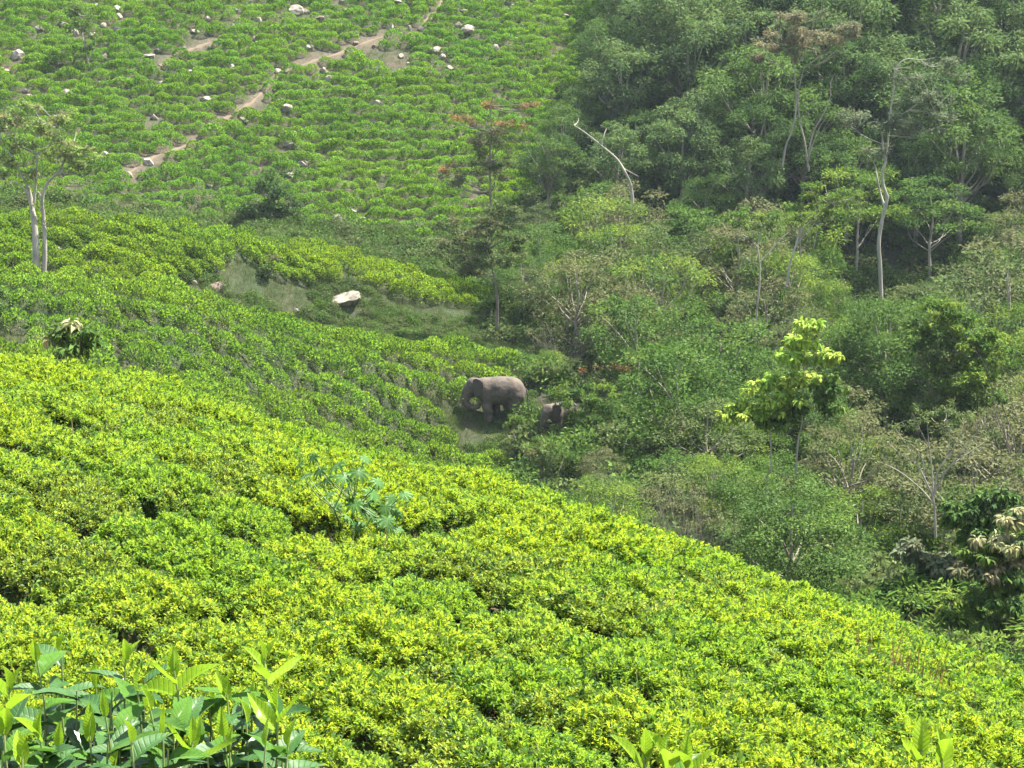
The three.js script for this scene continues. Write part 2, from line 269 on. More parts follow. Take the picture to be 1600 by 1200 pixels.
const protos = nearBush.map((g, k) => M.tea.map((m) => { const o = new THREE.Group(); o.name = 'tea_bush'; part('foliage', g, m, o); part('stem', nearStem[k % 2], M.teaStem, o); return o; }));
const gaps = [];                       // bare spots on the near slope, filled with dry grass
for (const [px, py, rad] of [[190, 775, 0.5], [225, 790, 0.4], [700, 790, 0.95], [735, 830, 0.6], [655, 800, 0.6], [880, 1000, 0.55], [745, 965, 0.45], [300, 960, 0.45], [60, 690, 0.6], [1125, 1108, 0.3], [1185, 1045, 0.3], [1060, 870, 0.5], [545, 890, 0.5], [390, 770, 0.45]]) { const q = hit(px, py, 9); gaps.push([q.x, q.d, rad]); }
{ const q = hit(545, 815, 9); gaps.push([q.x, q.d, 0.3, 1]); }
const teaSpots = [];
{
  const a = hit(0, 645, 9), b = hit(890, 1000, 9), tx = b.x - a.x, td = b.d - a.d, l = Math.hypot(tx, td), ux = tx / l, ud = td / l, r = rng(77);
  for (let row = -32; row < 32; row++) for (let k = -70; k < 70; k++) {
    const s = k * 0.7 + (r() - 0.5) * 0.24 + row * 0.33, w = row * 1.15 + (r() - 0.5) * 0.14, x = a.x + ux * s - ud * w, d = a.d + ud * s + ux * w;
    if (d < 8 || d > 33) continue;
    const y = H(x, d), [px, py] = project(x, y + 0.5, d);
    if (px < -60 || px > 1660 || py > 1290) continue;
    const crest = pchip(COLS, RIDGE.map((q) => q[0]), clamp(px, -500, 2000));
    if (d > crest + 1.6) continue;
    if (gaps.some(([gx, gd, gr]) => Math.hypot(x - gx, d - gd) < gr * 0.6 + 0.08)) continue;
    if (r() < 0.03) { gaps.push([x, d, 0.22]); continue; }
    teaSpots.push([x, d, y, r(), r(), r(), Math.atan2(ud, ux)]);
  }
}
const up0 = V(0, 1, 0);
function plant(o, x, d, y, turn, lean = 0.6, sc = 1, sy = 1) { const n = normalAt(x, d).lerp(up0, 1 - lean).normalize(); o.position.set(x, y - 0.02, -d); o.quaternion.setFromUnitVectors(up0, n).multiply(new THREE.Quaternion().setFromAxisAngle(up0, turn)); o.scale.set(sc, sc * sy, sc); }
teaSpots.forEach(([x, d, y, r0, r1, r2, rowTurn], i) => {
  const n = N2(x * 0.45, d * 0.45, 12) + (r2 - 0.5) * 0.5, m = n > 0.08 ? 1 : n > -0.2 ? 0 : n > -0.34 ? 2 : 3;
  const o = protos[i % 6][m].clone(); o.name = numbered('tea_bush'); scene.add(o);
  tag(o, 'bright yellow-green tea bush within the clipped carpet of the near slope', 'tea bush', 'tea bushes of the near slope');
  plant(o, x, d, y, rowTurn + (r0 < 0.5 ? 0 : Math.PI) + (r1 - 0.5) * 0.6, 0.8, 0.95 + r1 * 0.16, 0.97 + r2 * 0.09); o.scale.z *= 0.84; o.scale.x *= 1.06;
});
console.log('near tea bushes', teaSpots.length);

// boulders: px, py, width, height, tone
const ROCKS = [[30, 84, 22, 18, 0], [184, 14, 14, 10, 0], [187, 24, 12, 10, 0], [117, 48, 13, 16, 0], [162, 40, 9, 10, 0], [182, 45, 12, 10, 1], [100, 37, 15, 9, 1], [62, 44, 15, 9, 0], [164, 88, 8, 15, 1], [233, 86, 16, 8, 0], [248, 78, 12, 7, 1], [287, 76, 10, 7, 1], [331, 72, 12, 6, 1], [462, 14, 24, 14, 0], [477, 17, 14, 8, 1], [368, 15, 10, 7, 0], [405, 30, 9, 7, 0], [500, 30, 18, 10, 2], [368, 40, 16, 8, 1], [361, 106, 12, 12, 0], [434, 110, 11, 9, 0], [446, 112, 9, 6, 1], [516, 124, 16, 12, 0], [506, 109, 13, 9, 0], [321, 155, 22, 8, 0], [449, 168, 20, 13, 1], [381, 187, 18, 10, 1], [130, 207, 9, 9, 0], [163, 243, 13, 12, 0], [155, 237, 9, 9, 1], [231, 251, 18, 14, 0], [202, 272, 12, 10, 1], [221, 268, 7, 9, 0], [452, 224, 18, 14, 1], [464, 231, 9, 8, 2], [457, 208, 16, 10, 1], [472, 254, 18, 10, 0], [454, 274, 14, 8, 1], [327, 290, 12, 6, 1], [282, 309, 11, 8, 1], [526, 342, 16, 15, 1], [490, 342, 9, 12, 1], [40, 140, 11, 9, 0], [47, 150, 13, 7, 1], [105, 144, 17, 10, 1], [10, 111, 12, 8, 1], [621, 3, 14, 6, 0], [648, 13, 12, 7, 0], [611, 40, 9, 14, 0], [729, 45, 28, 14, 0], [716, 38, 14, 9, 1], [682, 77, 22, 13, 0], [692, 89, 9, 9, 0], [773, 75, 12, 14, 0], [702, 106, 18, 9, 1], [588, 160, 14, 9, 0], [510, 113, 8, 10, 1], [556, 67, 8, 9, 2], [881, 25, 16, 6, 1], [551, 331, 16, 10, 0], [638, 100, 8, 6, 0], [566, 343, 12, 8, 1], [545, 469, 44, 20, 0], [340, 446, 24, 18, 2], [303, 443, 9, 8, 1], [140, 376, 18, 5, 0], [92, 388, 10, 6, 1], [108, 389, 9, 6, 0], [132, 401, 9, 6, 0], [157, 408, 10, 7, 1], [463, 487, 9, 5, 0], [585, 72, 8, 6, 2], [412, 140, 8, 7, 0]];
{ const r = rng(1313); for (let k = 0; k < 30; k++) { const px = Math.round(r() * 820), py = Math.round(r() * r() * 300); if (!ROCKS.some((q) => Math.hypot(q[0] - px, q[1] - py) < 16)) ROCKS.push([px, py, 6 + Math.round(r() * 8), 5 + Math.round(r() * 5), r() < 0.6 ? 0 : 1]); } }
const rockAt = ROCKS.map(([px, py, w, h]) => hit(px, py + h * 0.45, py > 330 && px < 480 ? 78 : py > 430 ? 90 : 118, 0.0));
const byRock = (x, d) => rockAt.some((q, i) => Math.hypot(q.x - x, q.d + 0.5 - 1 - d) < 0.35 + ROCKS[i][2] * 0.4 * q.d / F || Math.hypot(q.x - x, q.d - 0.9 - d) < 0.45);
// the spur, the terrace and the back hill: rows of bushes
const EL = hit(772, 657, 60, 0.02), EL2 = hit(874, 676, 60, 0.02);
const hill = [];
{
  const r = rng(31);
  const a = hit(350, 500, 60), b = hit(590, 640, 60), l = Math.hypot(b.x - a.x, b.d - a.d), ux = (b.x - a.x) / l, ud = (b.d - a.d) / l;
  for (let row = -45; row < 45; row++) for (let k = -76; k < 76; k++) {
    const s = k * 0.9 + (r() - 0.5) * 0.3, w = row * 1.95 + (r() - 0.5) * 0.3, x = a.x + ux * s - ud * w, d = a.d + ud * s + ux * w;
    if (d < 55 || d > 100) continue;
    const y = H(x, d), [px] = project(x, y, d);
    if (px < -60 || px > 800 || d > pchip(COLS, K5.map((q) => q[0]), px) + 2.2 || px > forestEdge(d) + 5) continue;
    if (Math.hypot(px - 772, (d - EL.d + 0.6) * 16) < 56 || (px > 700 && px < 830 && d > EL.d - 4.5 && d < EL.d + 0.5) || r() < 0.06) continue;
    if (byRock(x, d)) continue;
    hill.push({ x, d, y, px, field: 'spur', s: 0.9 + r() * 0.32, sy: 0.82 + r() * 0.28 });
  }
  for (const [field, d0, d1, dy, tilt, miss] of [['terrace', 90, 122, 0.46, 0.03, 0.14], ['back', 122, 186, 0.9, 0.05, 0.05]]) for (let x = -72; x < 30; x += 0.7) {
    let last = null;
    for (let d = d0; d < d1; d += 0.15) {
      const xx = x, f = Math.floor((H(xx, d) - tilt * x + 0.25 * N2(x * 0.12, d * 0.12, 20)) / dy);
      if (last !== null && f !== last) {
        const X = x + (r() - 0.5) * 0.4, D = d + (r() - 0.5) * 0.4, y = H(X, D), [px, py] = project(X, y, D);
        const k8 = pchip(COLS, K8.map((q) => q[0]), clamp(px, -400, 2000));
        if (px < -50 || py < -60 || px > 960) { last = f; continue; }
        const keep = field === 'terrace' ? D < k8 + 2.5 && px < 780 && (D - pchip(COLS, K7.map((q) => q[0]), px)) / Math.max(2, k8 - pchip(COLS, K7.map((q) => q[0]), px)) > (px > 260 ? 0.42 : 0.18) + 0.55 * N2(X * 0.13, D * 0.2, 15) : D > pchip(COLS, K10.map((q) => q[0]), px) + 3.5 + 3 * N2(X * 0.15, 3, 8);
        const bare = field === 'back' && N2(X * 0.16, D * 0.16, 33) < (px < 420 ? -0.55 : -0.6);
        if (keep && !bare && r() > miss && nearPath(X, D) > 0.42 + 0.4 * r() && !byRock(X, D) && px < forestEdge(D) + 10) hill.push({ x: X, d: D, y, px, py, field, s: (field === 'back' ? 0.66 : 0.75) + r() * 0.42, sy: 0.8 + r() * 0.5 });
      }
      last = f;
    }
  }
}
console.log('hill bushes', hill.length);
{
  const r = rng(55), spur = hill.filter((h) => h.field === 'spur').sort((a, b) => a.d - b.d), single = new Set(spur.slice(0, Math.max(0, 292 - teaSpots.length)));
  const hp = farBush.map((g) => { const o = new THREE.Group(); part('foliage', g, M.far, o); return o; });
  for (const h of single) { const o = hp[Math.floor(r() * 5)].clone(); o.name = numbered('hill_tea_bush'); scene.add(o); tag(o, 'rounded tea bush low on the middle spur just beyond the near crest', 'tea bush', 'tea bushes low on the middle spur'); plant(o, h.x, h.d, h.y, (r() < 0.5 ? 0 : 3.14) + (r() - 0.5) * 0.7 - 0.74, 0.5, h.s, h.sy); o.scale.z *= 0.75; o.scale.x *= 1.1; }
  for (const [field, name, label] of [['spur', 'spur_tea_rows', 'diagonal rows of rounded tea bushes covering the middle spur'], ['terrace', 'terrace_tea_bushes', 'scattered tea bushes in grass on the terrace below the back hill'], ['back', 'back_hill_tea_rows', 'contour rows of tea bushes climbing the back hill']]) {
    const list = hill.filter((h) => h.field === field && !single.has(h)), root = new THREE.Group(); root.name = name; root.userData.kind = 'stuff'; root.userData.label = label; root.userData.category = 'tea rows'; scene.add(root);
    const o = new THREE.Object3D(), c = new THREE.Color();
    farBush.forEach((g, k) => {
      const mine = list.filter((_, i) => i % 5 === k), im = new THREE.InstancedMesh(g, M.far, mine.length); im.name = 'foliage'; im.castShadow = im.receiveShadow = true; im.userData.kind = 'stuff';
      mine.forEach((h, i) => { plant(o, h.x, h.d, h.y, (r() < 0.5 ? 0 : 3.14) + (r() - 0.5) * 0.7 + (field === 'spur' ? -0.74 : 0), 0.5, h.s, h.sy); o.scale.x *= 1.0 + r() * 0.5; o.scale.z *= 0.72; o.scale.y *= 1.12; o.updateMatrix(); im.setMatrixAt(i, o.matrix); const t = 0.5 + 0.7 * N2(h.x * 0.09, h.d * 0.09, 40) + (r() - 0.5) * 0.5, b = 0.8 + r() * 0.35; const gb = field === 'back' ? 0.86 : 1; im.setColorAt(i, c.setRGB(gb * b * lerp(0.8, 1.2, t), b * lerp(0.9, 1.08, t), b * lerp(1.1, 0.9, t))); });
      root.add(im);
    });
  }
}

// ------------------------------------------------------------------ grass
function tuft(seed, n, h, spread, c1, c2, lean) { const r = rng(seed), L = new Leaves(); for (let k = 0; k < n; k++) { const a = r() * 6.28, q = Math.sqrt(r()) * spread, d = V(Math.cos(a) * lean * r() + (r() - 0.5) * 0.4, 1, Math.sin(a) * lean * r() + (r() - 0.5) * 0.4).normalize(), len = h * (0.5 + r() * 0.6); L.small(V(Math.cos(a) * q, -0.02, Math.sin(a) * q), d, unit(r), len, Math.min(len, 0.4) * 0.028 + 0.0025, vary(r() < 0.5 ? c1 : c2, r, 0.3), 0.1); } return L.build(); }
function scatter(name, label, category, geos, mat, places, tint) {
  const root = new THREE.Group(); root.name = name; root.userData = { kind: 'stuff', label, category }; scene.add(root);
  const o = new THREE.Object3D(), c = new THREE.Color(), r = rng(name.length * 97 + places.length);
  geos.forEach((g, k) => { const mine = places.filter((_, i) => i % geos.length === k); if (!mine.length) return; const im = new THREE.InstancedMesh(g, mat, mine.length); im.name = 'tuft'; im.userData.kind = 'stuff'; im.castShadow = im.receiveShadow = true; mine.forEach((p, i) => { plant(o, p[0], p[1], H(p[0], p[1]), r() * 6.28, 0.5, p[2], p[3] || 1); o.updateMatrix(); im.setMatrixAt(i, o.matrix); const b = 0.75 + r() * 0.5; const t = tint ? tint(p, r) : [1, 1, 1]; im.setColorAt(i, c.setRGB(b * t[0], b * t[1], b * t[2])); }); root.add(im); });
  return root;
}
{
  const r = rng(611), dry = [], redd = [], green = [], cells = new Map(); for (const h of hill) { const k = Math.round(h.x) + ',' + Math.round(h.d); if (!cells.has(k)) cells.set(k, []); cells.get(k).push(h); } const free = (x, d) => { for (let a = -1; a <= 1; a++) for (let b = -1; b <= 1; b++) for (const h of cells.get(Math.round(x) + a + ',' + (Math.round(d) + b)) || []) if (Math.hypot(h.x - x, (h.d - d) * 1.2) < 0.62) return false; return true; };
  for (const [x, d, rad, clear] of gaps) { if (clear) continue; const n = Math.round(rad * rad * 190) + 12; for (let k = 0; k < n; k++) { const a = r() * 6.28, q = Math.sqrt(r()) * (rad + 0.2); dry.push([x + Math.cos(a) * q, d + Math.sin(a) * q, 0.9 + r() * 0.8, 0.8 + r() * 0.5]); } }
  for (let k = 0; k < 240; k++) { const q = hit(r() * 1600, 600 + r() * 580, 9); if (q.d < 30 && N2(q.x * 0.5, q.d * 0.5, 90) > 0.02) dry.push([q.x, q.d, 1.5 + r(), 1.6 + r() * 0.7]); }
  const rp = hit(1395, 1072, 9); for (let k = 0; k < 14; k++) { const a = r() * 6.28, q = Math.sqrt(r()); redd.push([rp.x + Math.cos(a) * q * 0.45, rp.d + Math.sin(a) * q * 0.8, 1 + r() * 0.4, 1]); }
  scatter('dry_grass', 'straw coloured dry grass filling gaps in the near tea carpet', 'grass', [tuft(1, 30, 0.2, 0.14, [0.2, 0.165, 0.1], [0.13, 0.14, 0.05], 2.4), tuft(2, 30, 0.22, 0.16, [0.26, 0.21, 0.13], [0.1, 0.13, 0.04], 2.0)], M.grass, dry);
  scatter('rust_red_grass', 'rust red seeding grass patch in the tea near the lower right', 'grass', [tuft(3, 26, 0.82, 0.2, [0.17, 0.1, 0.045], [0.15, 0.14, 0.045], 0.35)], M.grass, redd);
  for (let k = 0; k < 190000; k++) {
    const d = 55 + r() * 125, x = -70 + r() * 95; const y = H(x, d), px = project(x, y, d)[0];
    if (px < -40 || px > 900 || nearPath(x, d) < 0.5 || px > forestEdge(d) + 40) continue;
    const open = free(x, d); if (r() < (open ? (d > 124 ? (nearPath(x, d) < 1.2 ? 0.12 : 0.4) : d < pchip(COLS, K5.map((q) => q[0]), clamp(px, 0, 2000)) + 1 && Math.hypot(px - 772, (d - EL.d + 1) * 14) > 120 ? 0.6 : 0.9) : d > 122 ? 0.008 : 0.03)) green.push([x, d, (0.7 + r() * 0.8) * (open ? 1 : 0.7), 0.6 + r() * 0.6]);
  }
  scatter('hillside_grass', 'rough green grass between the tea rows of the spur and terrace', 'grass', [tuft(5, 22, 0.42, 0.22, [0.075, 0.13, 0.025], [0.11, 0.16, 0.035], 0.7), tuft(6, 22, 0.36, 0.25, [0.14, 0.15, 0.05], [0.075, 0.12, 0.025], 0.9), tuft(7, 18, 0.5, 0.25, [0.07, 0.115, 0.03], [0.15, 0.15, 0.06], 0.7)], M.grass, green);
  console.log('grass', dry.length, green.length);
}

// ------------------------------------------------------------------ trees and shrubs
const PAL = {
  forest: [[0.043, 0.088, 0.017], [0.067, 0.123, 0.022], [0.092, 0.156, 0.026]], deep: [[0.033, 0.070, 0.016], [0.052, 0.102, 0.020], [0.065, 0.122, 0.022]],
  mid: [[0.039, 0.085, 0.014], [0.064, 0.125, 0.018], [0.094, 0.152, 0.024]], light: [[0.055, 0.115, 0.014], [0.091, 0.152, 0.017], [0.139, 0.199, 0.024]],
  olive: [[0.058, 0.089, 0.024], [0.082, 0.115, 0.032], [0.106, 0.134, 0.040]], brown: [[0.09, 0.105, 0.038], [0.115, 0.12, 0.048], [0.07, 0.095, 0.03]],
  rust: [[0.248, 0.143, 0.051], [0.192, 0.127, 0.043], [0.113, 0.110, 0.034]], yellow: [[0.22, 0.34, 0.035], [0.3, 0.4, 0.06], [0.16, 0.27, 0.03]],
  pale: [[0.234, 0.238, 0.102], [0.306, 0.290, 0.145], [0.090, 0.123, 0.038]], blue: [[0.057, 0.101, 0.027], [0.078, 0.128, 0.034], [0.101, 0.155, 0.042]],
};
// o: h height, w crown width, base (share of h where the crown starts), clumps, per (leaves per clump), leaf length, aspect, pal, shape, rc clump radius, droop, lean, seed, fork
function makeTree(o) {
  const r = rng(o.seed), L = new Leaves(), wood = { p: [], i: [] }, h = o.h, R = o.w / 2, y0 = h * o.base, seg = o.seg || 6;
  const lean = o.lean || [0, 0], tp = [], tr = [], n = 7, tr0 = o.trunk || h * 0.022, topT = o.topT || 0.86;
  for (let k = 0; k <= n; k++) { const t = k / n; tp.push(V(lean[0] * t * t * h + N2(t * 3, o.seed, 1) * h * 0.05 * t, t * h * topT - 0.15, lean[1] * t * t * h + N2(t * 3, o.seed, 7) * h * 0.05 * t)); tr.push(tr0 * (1.25 - t * 0.95) * (k ? 1 : 1.35)); }
  tube(tp, tr, seg, wood);
  const axisAt = (y) => { const t = clamp((y + 0.15) / (h * topT), 0, 1) * n, i = Math.min(n - 1, Math.floor(t)); return tp[i].clone().lerp(tp[i + 1], t - i); };
  const centers = [];
  for (let k = 0; k < o.clumps; k++) {
    let best = null, bs = -1;
    for (let tries = 0; tries < 6; tries++) {
      let c;
      if (o.shape === 'umbrella') { const a = r() * 6.28, tier = Math.floor(r() * 3), q = Math.sqrt(r()) * R * (1 - tier * 0.22); c = V(Math.cos(a) * q, h * (0.66 + tier * 0.13 + (r() - 0.5) * 0.14) - q * q / R * 0.16, Math.sin(a) * q); }
      else if (o.shape === 'tiers') { const tier = Math.floor(r() * 5), a = r() * 6.28, q = Math.sqrt(r()) * R * (1 - tier * 0.16); c = V(Math.cos(a) * q, lerp(y0, h * 0.95, tier / 4) + (r() - 0.5) * h * 0.03 + q * 0.05, Math.sin(a) * q); }
      else if (o.shape === 'column') { const a = r() * 6.28, t = r(), q = R * Math.sqrt(r()) * (1 - 0.45 * t); c = V(Math.cos(a) * q, lerp(y0, h, t), Math.sin(a) * q); }
      else { const u = unit(r), q = Math.cbrt(0.25 + 0.75 * r()); c = V(u.x * R * q, lerp(y0, h, 0.5 + 0.5 * u.y * q * 0.94), u.z * R * q); const wv = 1 + 0.28 * N2(u.x * 1.7 + o.seed, u.z * 1.7, u.y * 2); c.x *= wv; c.z *= wv; if (u.y < -0.35 && r() < 0.6) c.y += h * 0.15; }
      let s = 1e9; for (const q of centers) s = Math.min(s, q.distanceToSquared(c)); if (s > bs) { bs = s; best = c; }
    }
    const ax = axisAt(best.y * 0.8); best.x += ax.x; best.z += ax.z; centers.push(best);
  }
  const rc0 = o.rc || R * 0.3, sq = o.squash || 0.62;
  centers.forEach((c, k) => {
    if (k % (o.limbEvery || 3) === 0) { const from = axisAt(clamp(c.y * 0.55 + (r() - 0.6) * h * 0.1, h * 0.12, h * 0.8)), l = from.distanceTo(c), q = Math.min(tr0 * 0.5, l * 0.03 + 0.01); tube(branchPath(from, c, r, 0.12, 4), [q, q * 0.8, q * 0.6, q * 0.42, q * 0.2], 5, wood); }
    const rc = rc0 * (0.7 + r() * 0.6), tone = r(), pc = tone < 0.3 ? o.pal[0] : tone < 0.75 ? o.pal[1] : o.pal[2], m = Math.round(o.per * (rc / rc0) ** 2);
    for (let q = 0; q < m; q++) {
      const u = unit(r); if (u.y < -0.2 && r() < 0.6) u.y = -u.y; const f = Math.pow(r(), 0.45), p = V(c.x + u.x * rc * f, c.y + u.y * rc * f * sq, c.z + u.z * rc * f);
      const d = V(u.x, u.y * 0.5 - (o.droop || 0.2), u.z).add(unit(r).multiplyScalar(0.7)).normalize(), nu = V(u.x * 0.4, 1, u.z * 0.4).add(unit(r).multiplyScalar(0.7)).normalize(), len = o.leaf * (0.65 + r() * 0.7);
      const col = vary(r() < 0.16 ? o.pal[Math.floor(r() * 3)] : pc, r, 0.22);
      if (o.fine) L.blade(p, d, nu, len, len * (o.aspect || 0.45), col, 0.25); else L.small(p, d, nu, len, len * (o.aspect || 0.5), col);
    }
  });
  return { crown: L.build(), trunk: tubeGeo(wood), centers, axisAt };
}
function treeThing(name, label, category, spec, g, mats = [M.tree, M.bark], group) { const t = makeTree(spec), o = thing(name, label, category, group); part('trunk', t.trunk, mats[1], o); part('crown', t.crown, mats[0], o); o.position.set(g.x, g.y - 0.05, -g.d); return o; }

// archetypes for the mass of the wood
const ARC = {
  tall: [0, 1, 2].map((k) => makeTree({ h: 15, w: 10, base: 0.3, clumps: 46, per: [190, 300, 170][k], leaf: [0.36, 0.25, 0.44][k], aspect: [0.5, 0.6, 0.3][k], droop: [0.2, 0.1, 0.6][k], limbEvery: 2, squash: 0.9, pal: [PAL.forest, PAL.deep, PAL.forest][k], rc: 1.2, seed: 300 + k, trunk: 0.26 })),
  blue: [0, 1].map((k) => makeTree({ h: 13, w: 9, base: 0.25, clumps: 40, per: [180, 230][k], leaf: [0.4, 0.3][k], aspect: [0.4, 0.55][k], pal: PAL.blue, squash: 0.85, rc: 1.15, seed: 310 + k, trunk: 0.22, droop: 0.5 })),
  mid: [0, 1, 2].map((k) => makeTree({ h: 7.5, w: 6.4, base: 0.14, clumps: 38, per: [180, 300, 150][k], leaf: [0.22, 0.16, 0.26][k], aspect: [0.5, 0.6, 0.32][k], droop: [0.2, 0.1, 0.5][k], pal: [PAL.mid, PAL.forest, PAL.light][k], squash: 0.85, rc: 0.8, seed: 320 + k, trunk: 0.13 })),
  umbrella: [0, 1].map((k) => makeTree({ h: 8.5, w: 8.5, base: 0.6, clumps: 40, per: 130, leaf: 0.24, pal: [PAL.mid, PAL.light][k], shape: 'umbrella', rc: 0.9, squash: 0.45, seed: 330 + k, trunk: 0.11, limbEvery: 5 })),
  olive: [0, 1].map((k) => makeTree({ h: 6.5, w: 5.8, base: 0.12, clumps: 42, per: 120, leaf: 0.2, pal: [PAL.olive, PAL.brown][k], rc: 0.75, seed: 340 + k, trunk: 0.1, limbEvery: 2 })),
  shrub: [0, 1, 2].map((k) => makeTree({ h: 3.6, w: 4.2, base: 0.05, clumps: 32, per: 130, leaf: 0.17, aspect: [0.5, 0.3, 0.55][k], pal: [PAL.mid, PAL.light, PAL.olive][k], rc: 0.55, seed: 350 + k, trunk: 0.07 })),
};
const arcProto = {};
for (const k in ARC) arcProto[k] = ARC[k].map((t) => { const o = new THREE.Group(); part('trunk', t.trunk, k === 'umbrella' ? M.paleBark : M.greyBark, o); part('crown', t.crown, M.tree, o); return o; });
const ARCH = { tall: 15, blue: 13, mid: 7.5, umbrella: 8.5, olive: 6.5, shrub: 3.6 };
const ARCNAME = {
  tall: ['tall_tree', 'tall dark green broadleaf tree in the dense upper wood', 'tree', 'tall trees of the upper wood'],
  blue: ['grey_green_tree', 'tall grey-green tree with drooping leaves in the upper wood', 'tree', 'grey-green trees of the upper wood'],
  mid: ['bushy_tree', 'bushy mid-green tree in the gully wood', 'tree', 'bushy trees of the gully'],
  umbrella: ['flat_topped_tree', 'flat topped light green tree on pale stem in the gully wood', 'tree', 'flat topped trees of the gully'],
  olive: ['olive_shrub_tree', 'dull olive brown twiggy tree in the gully wood', 'tree', 'olive brown trees of the gully'],
  shrub: ['leafy_shrub', 'leafy green shrub between the gully trees', 'shrub', 'leafy shrubs of the gully'],
};
const placed = [];
const MARKS = [[897, 200, 'the bare leaning trunk'], [1380, 300, 'the tallest pale trunk'], [1187, 430, 'the slim forked pale tree'], [1245, 390, 'the tilted pale stem'], [1245, 150, 'the fan limbed tree'], [1250, 560, 'the yellow-green sapling'], [1455, 740, 'the bare branched shrub'], [770, 200, 'the rust brown tree'], [755, 390, 'the olive brown tree'], [1490, 560, 'the vine tower'], [880, 540, 'the brown thicket'], [1070, 790, 'the leafless thicket'], [925, 630, 'the hidden elephant'], [945, 575, 'the orange leaves'], [1570, 870, 'the cream leaved tree'], [1530, 60, 'the top right corner'], [1000, 60, 'the tea field corner'], [1590, 330, 'the right edge']];
const TONE = { tall: ['dark green', 'very dark green', 'deep green'], blue: ['grey-green', 'grey-green'], mid: ['mid green', 'dark green', 'light green'], umbrella: ['mid green', 'light green'], olive: ['olive', 'olive brown'], shrub: ['mid green', 'light green', 'olive'] };
const FORM = { tall: 'broadleaf tree', blue: 'drooping leaved tree', mid: 'bushy tree', umbrella: 'flat topped tree', olive: 'twiggy tree', shrub: 'leafy shrub' };
const woodList = [];
function wood(kind, g, h, r) {
  const v = Math.floor(r() * arcProto[kind].length), o = arcProto[kind][v].clone(), s = h / ARCH[kind];
  o.name = numbered(ARCNAME[kind][0]); o.userData = {}; scene.add(o);
  o.position.set(g.x, g.y - 0.1, -g.d); o.rotation.y = r() * 6.28; const q = s * (0.9 + r() * 0.25); o.scale.set(q, s, q);
  const [px, py] = project(g.x, g.y + h * 0.65, g.d); let best = MARKS[0], bd = 1e9; for (const m of MARKS) { const e = Math.hypot(px - m[0], (py - m[1]) * 1.2); if (e < bd) { bd = e; best = m; } }
  const dx = px - best[0], dy = py - best[1], hor = Math.abs(dx) > 0.45 * Math.abs(dy) ? (dx < 0 ? 'left' : 'right') : '', ver = Math.abs(dy) > 0.45 * Math.abs(dx) ? (dy < 0 ? 'above' : 'below') : '', near = bd < 70 ? 'just ' : '', size = s > 1.02 ? 'tall ' : s < 0.72 ? 'small ' : '';
  woodList.push([o, kind, size + TONE[kind][v] + ' ' + FORM[kind] + ' ' + near + (ver && hor ? ver + ' and ' + hor + ' of ' : ver ? ver + ' ' : hor + ' of ') + best[2]]);
  return o;
}
function labelWood() { const n = {}; for (const [, , l] of woodList) n[l] = (n[l] || 0) + 1; for (const [o, kind, l] of woodList) tag(o, l.replace('drooping leaved', 'droopy').replace('the top right corner', 'the top corner'), ARCNAME[kind][2], n[l] > 1 ? ARCNAME[kind][3] : undefined); }
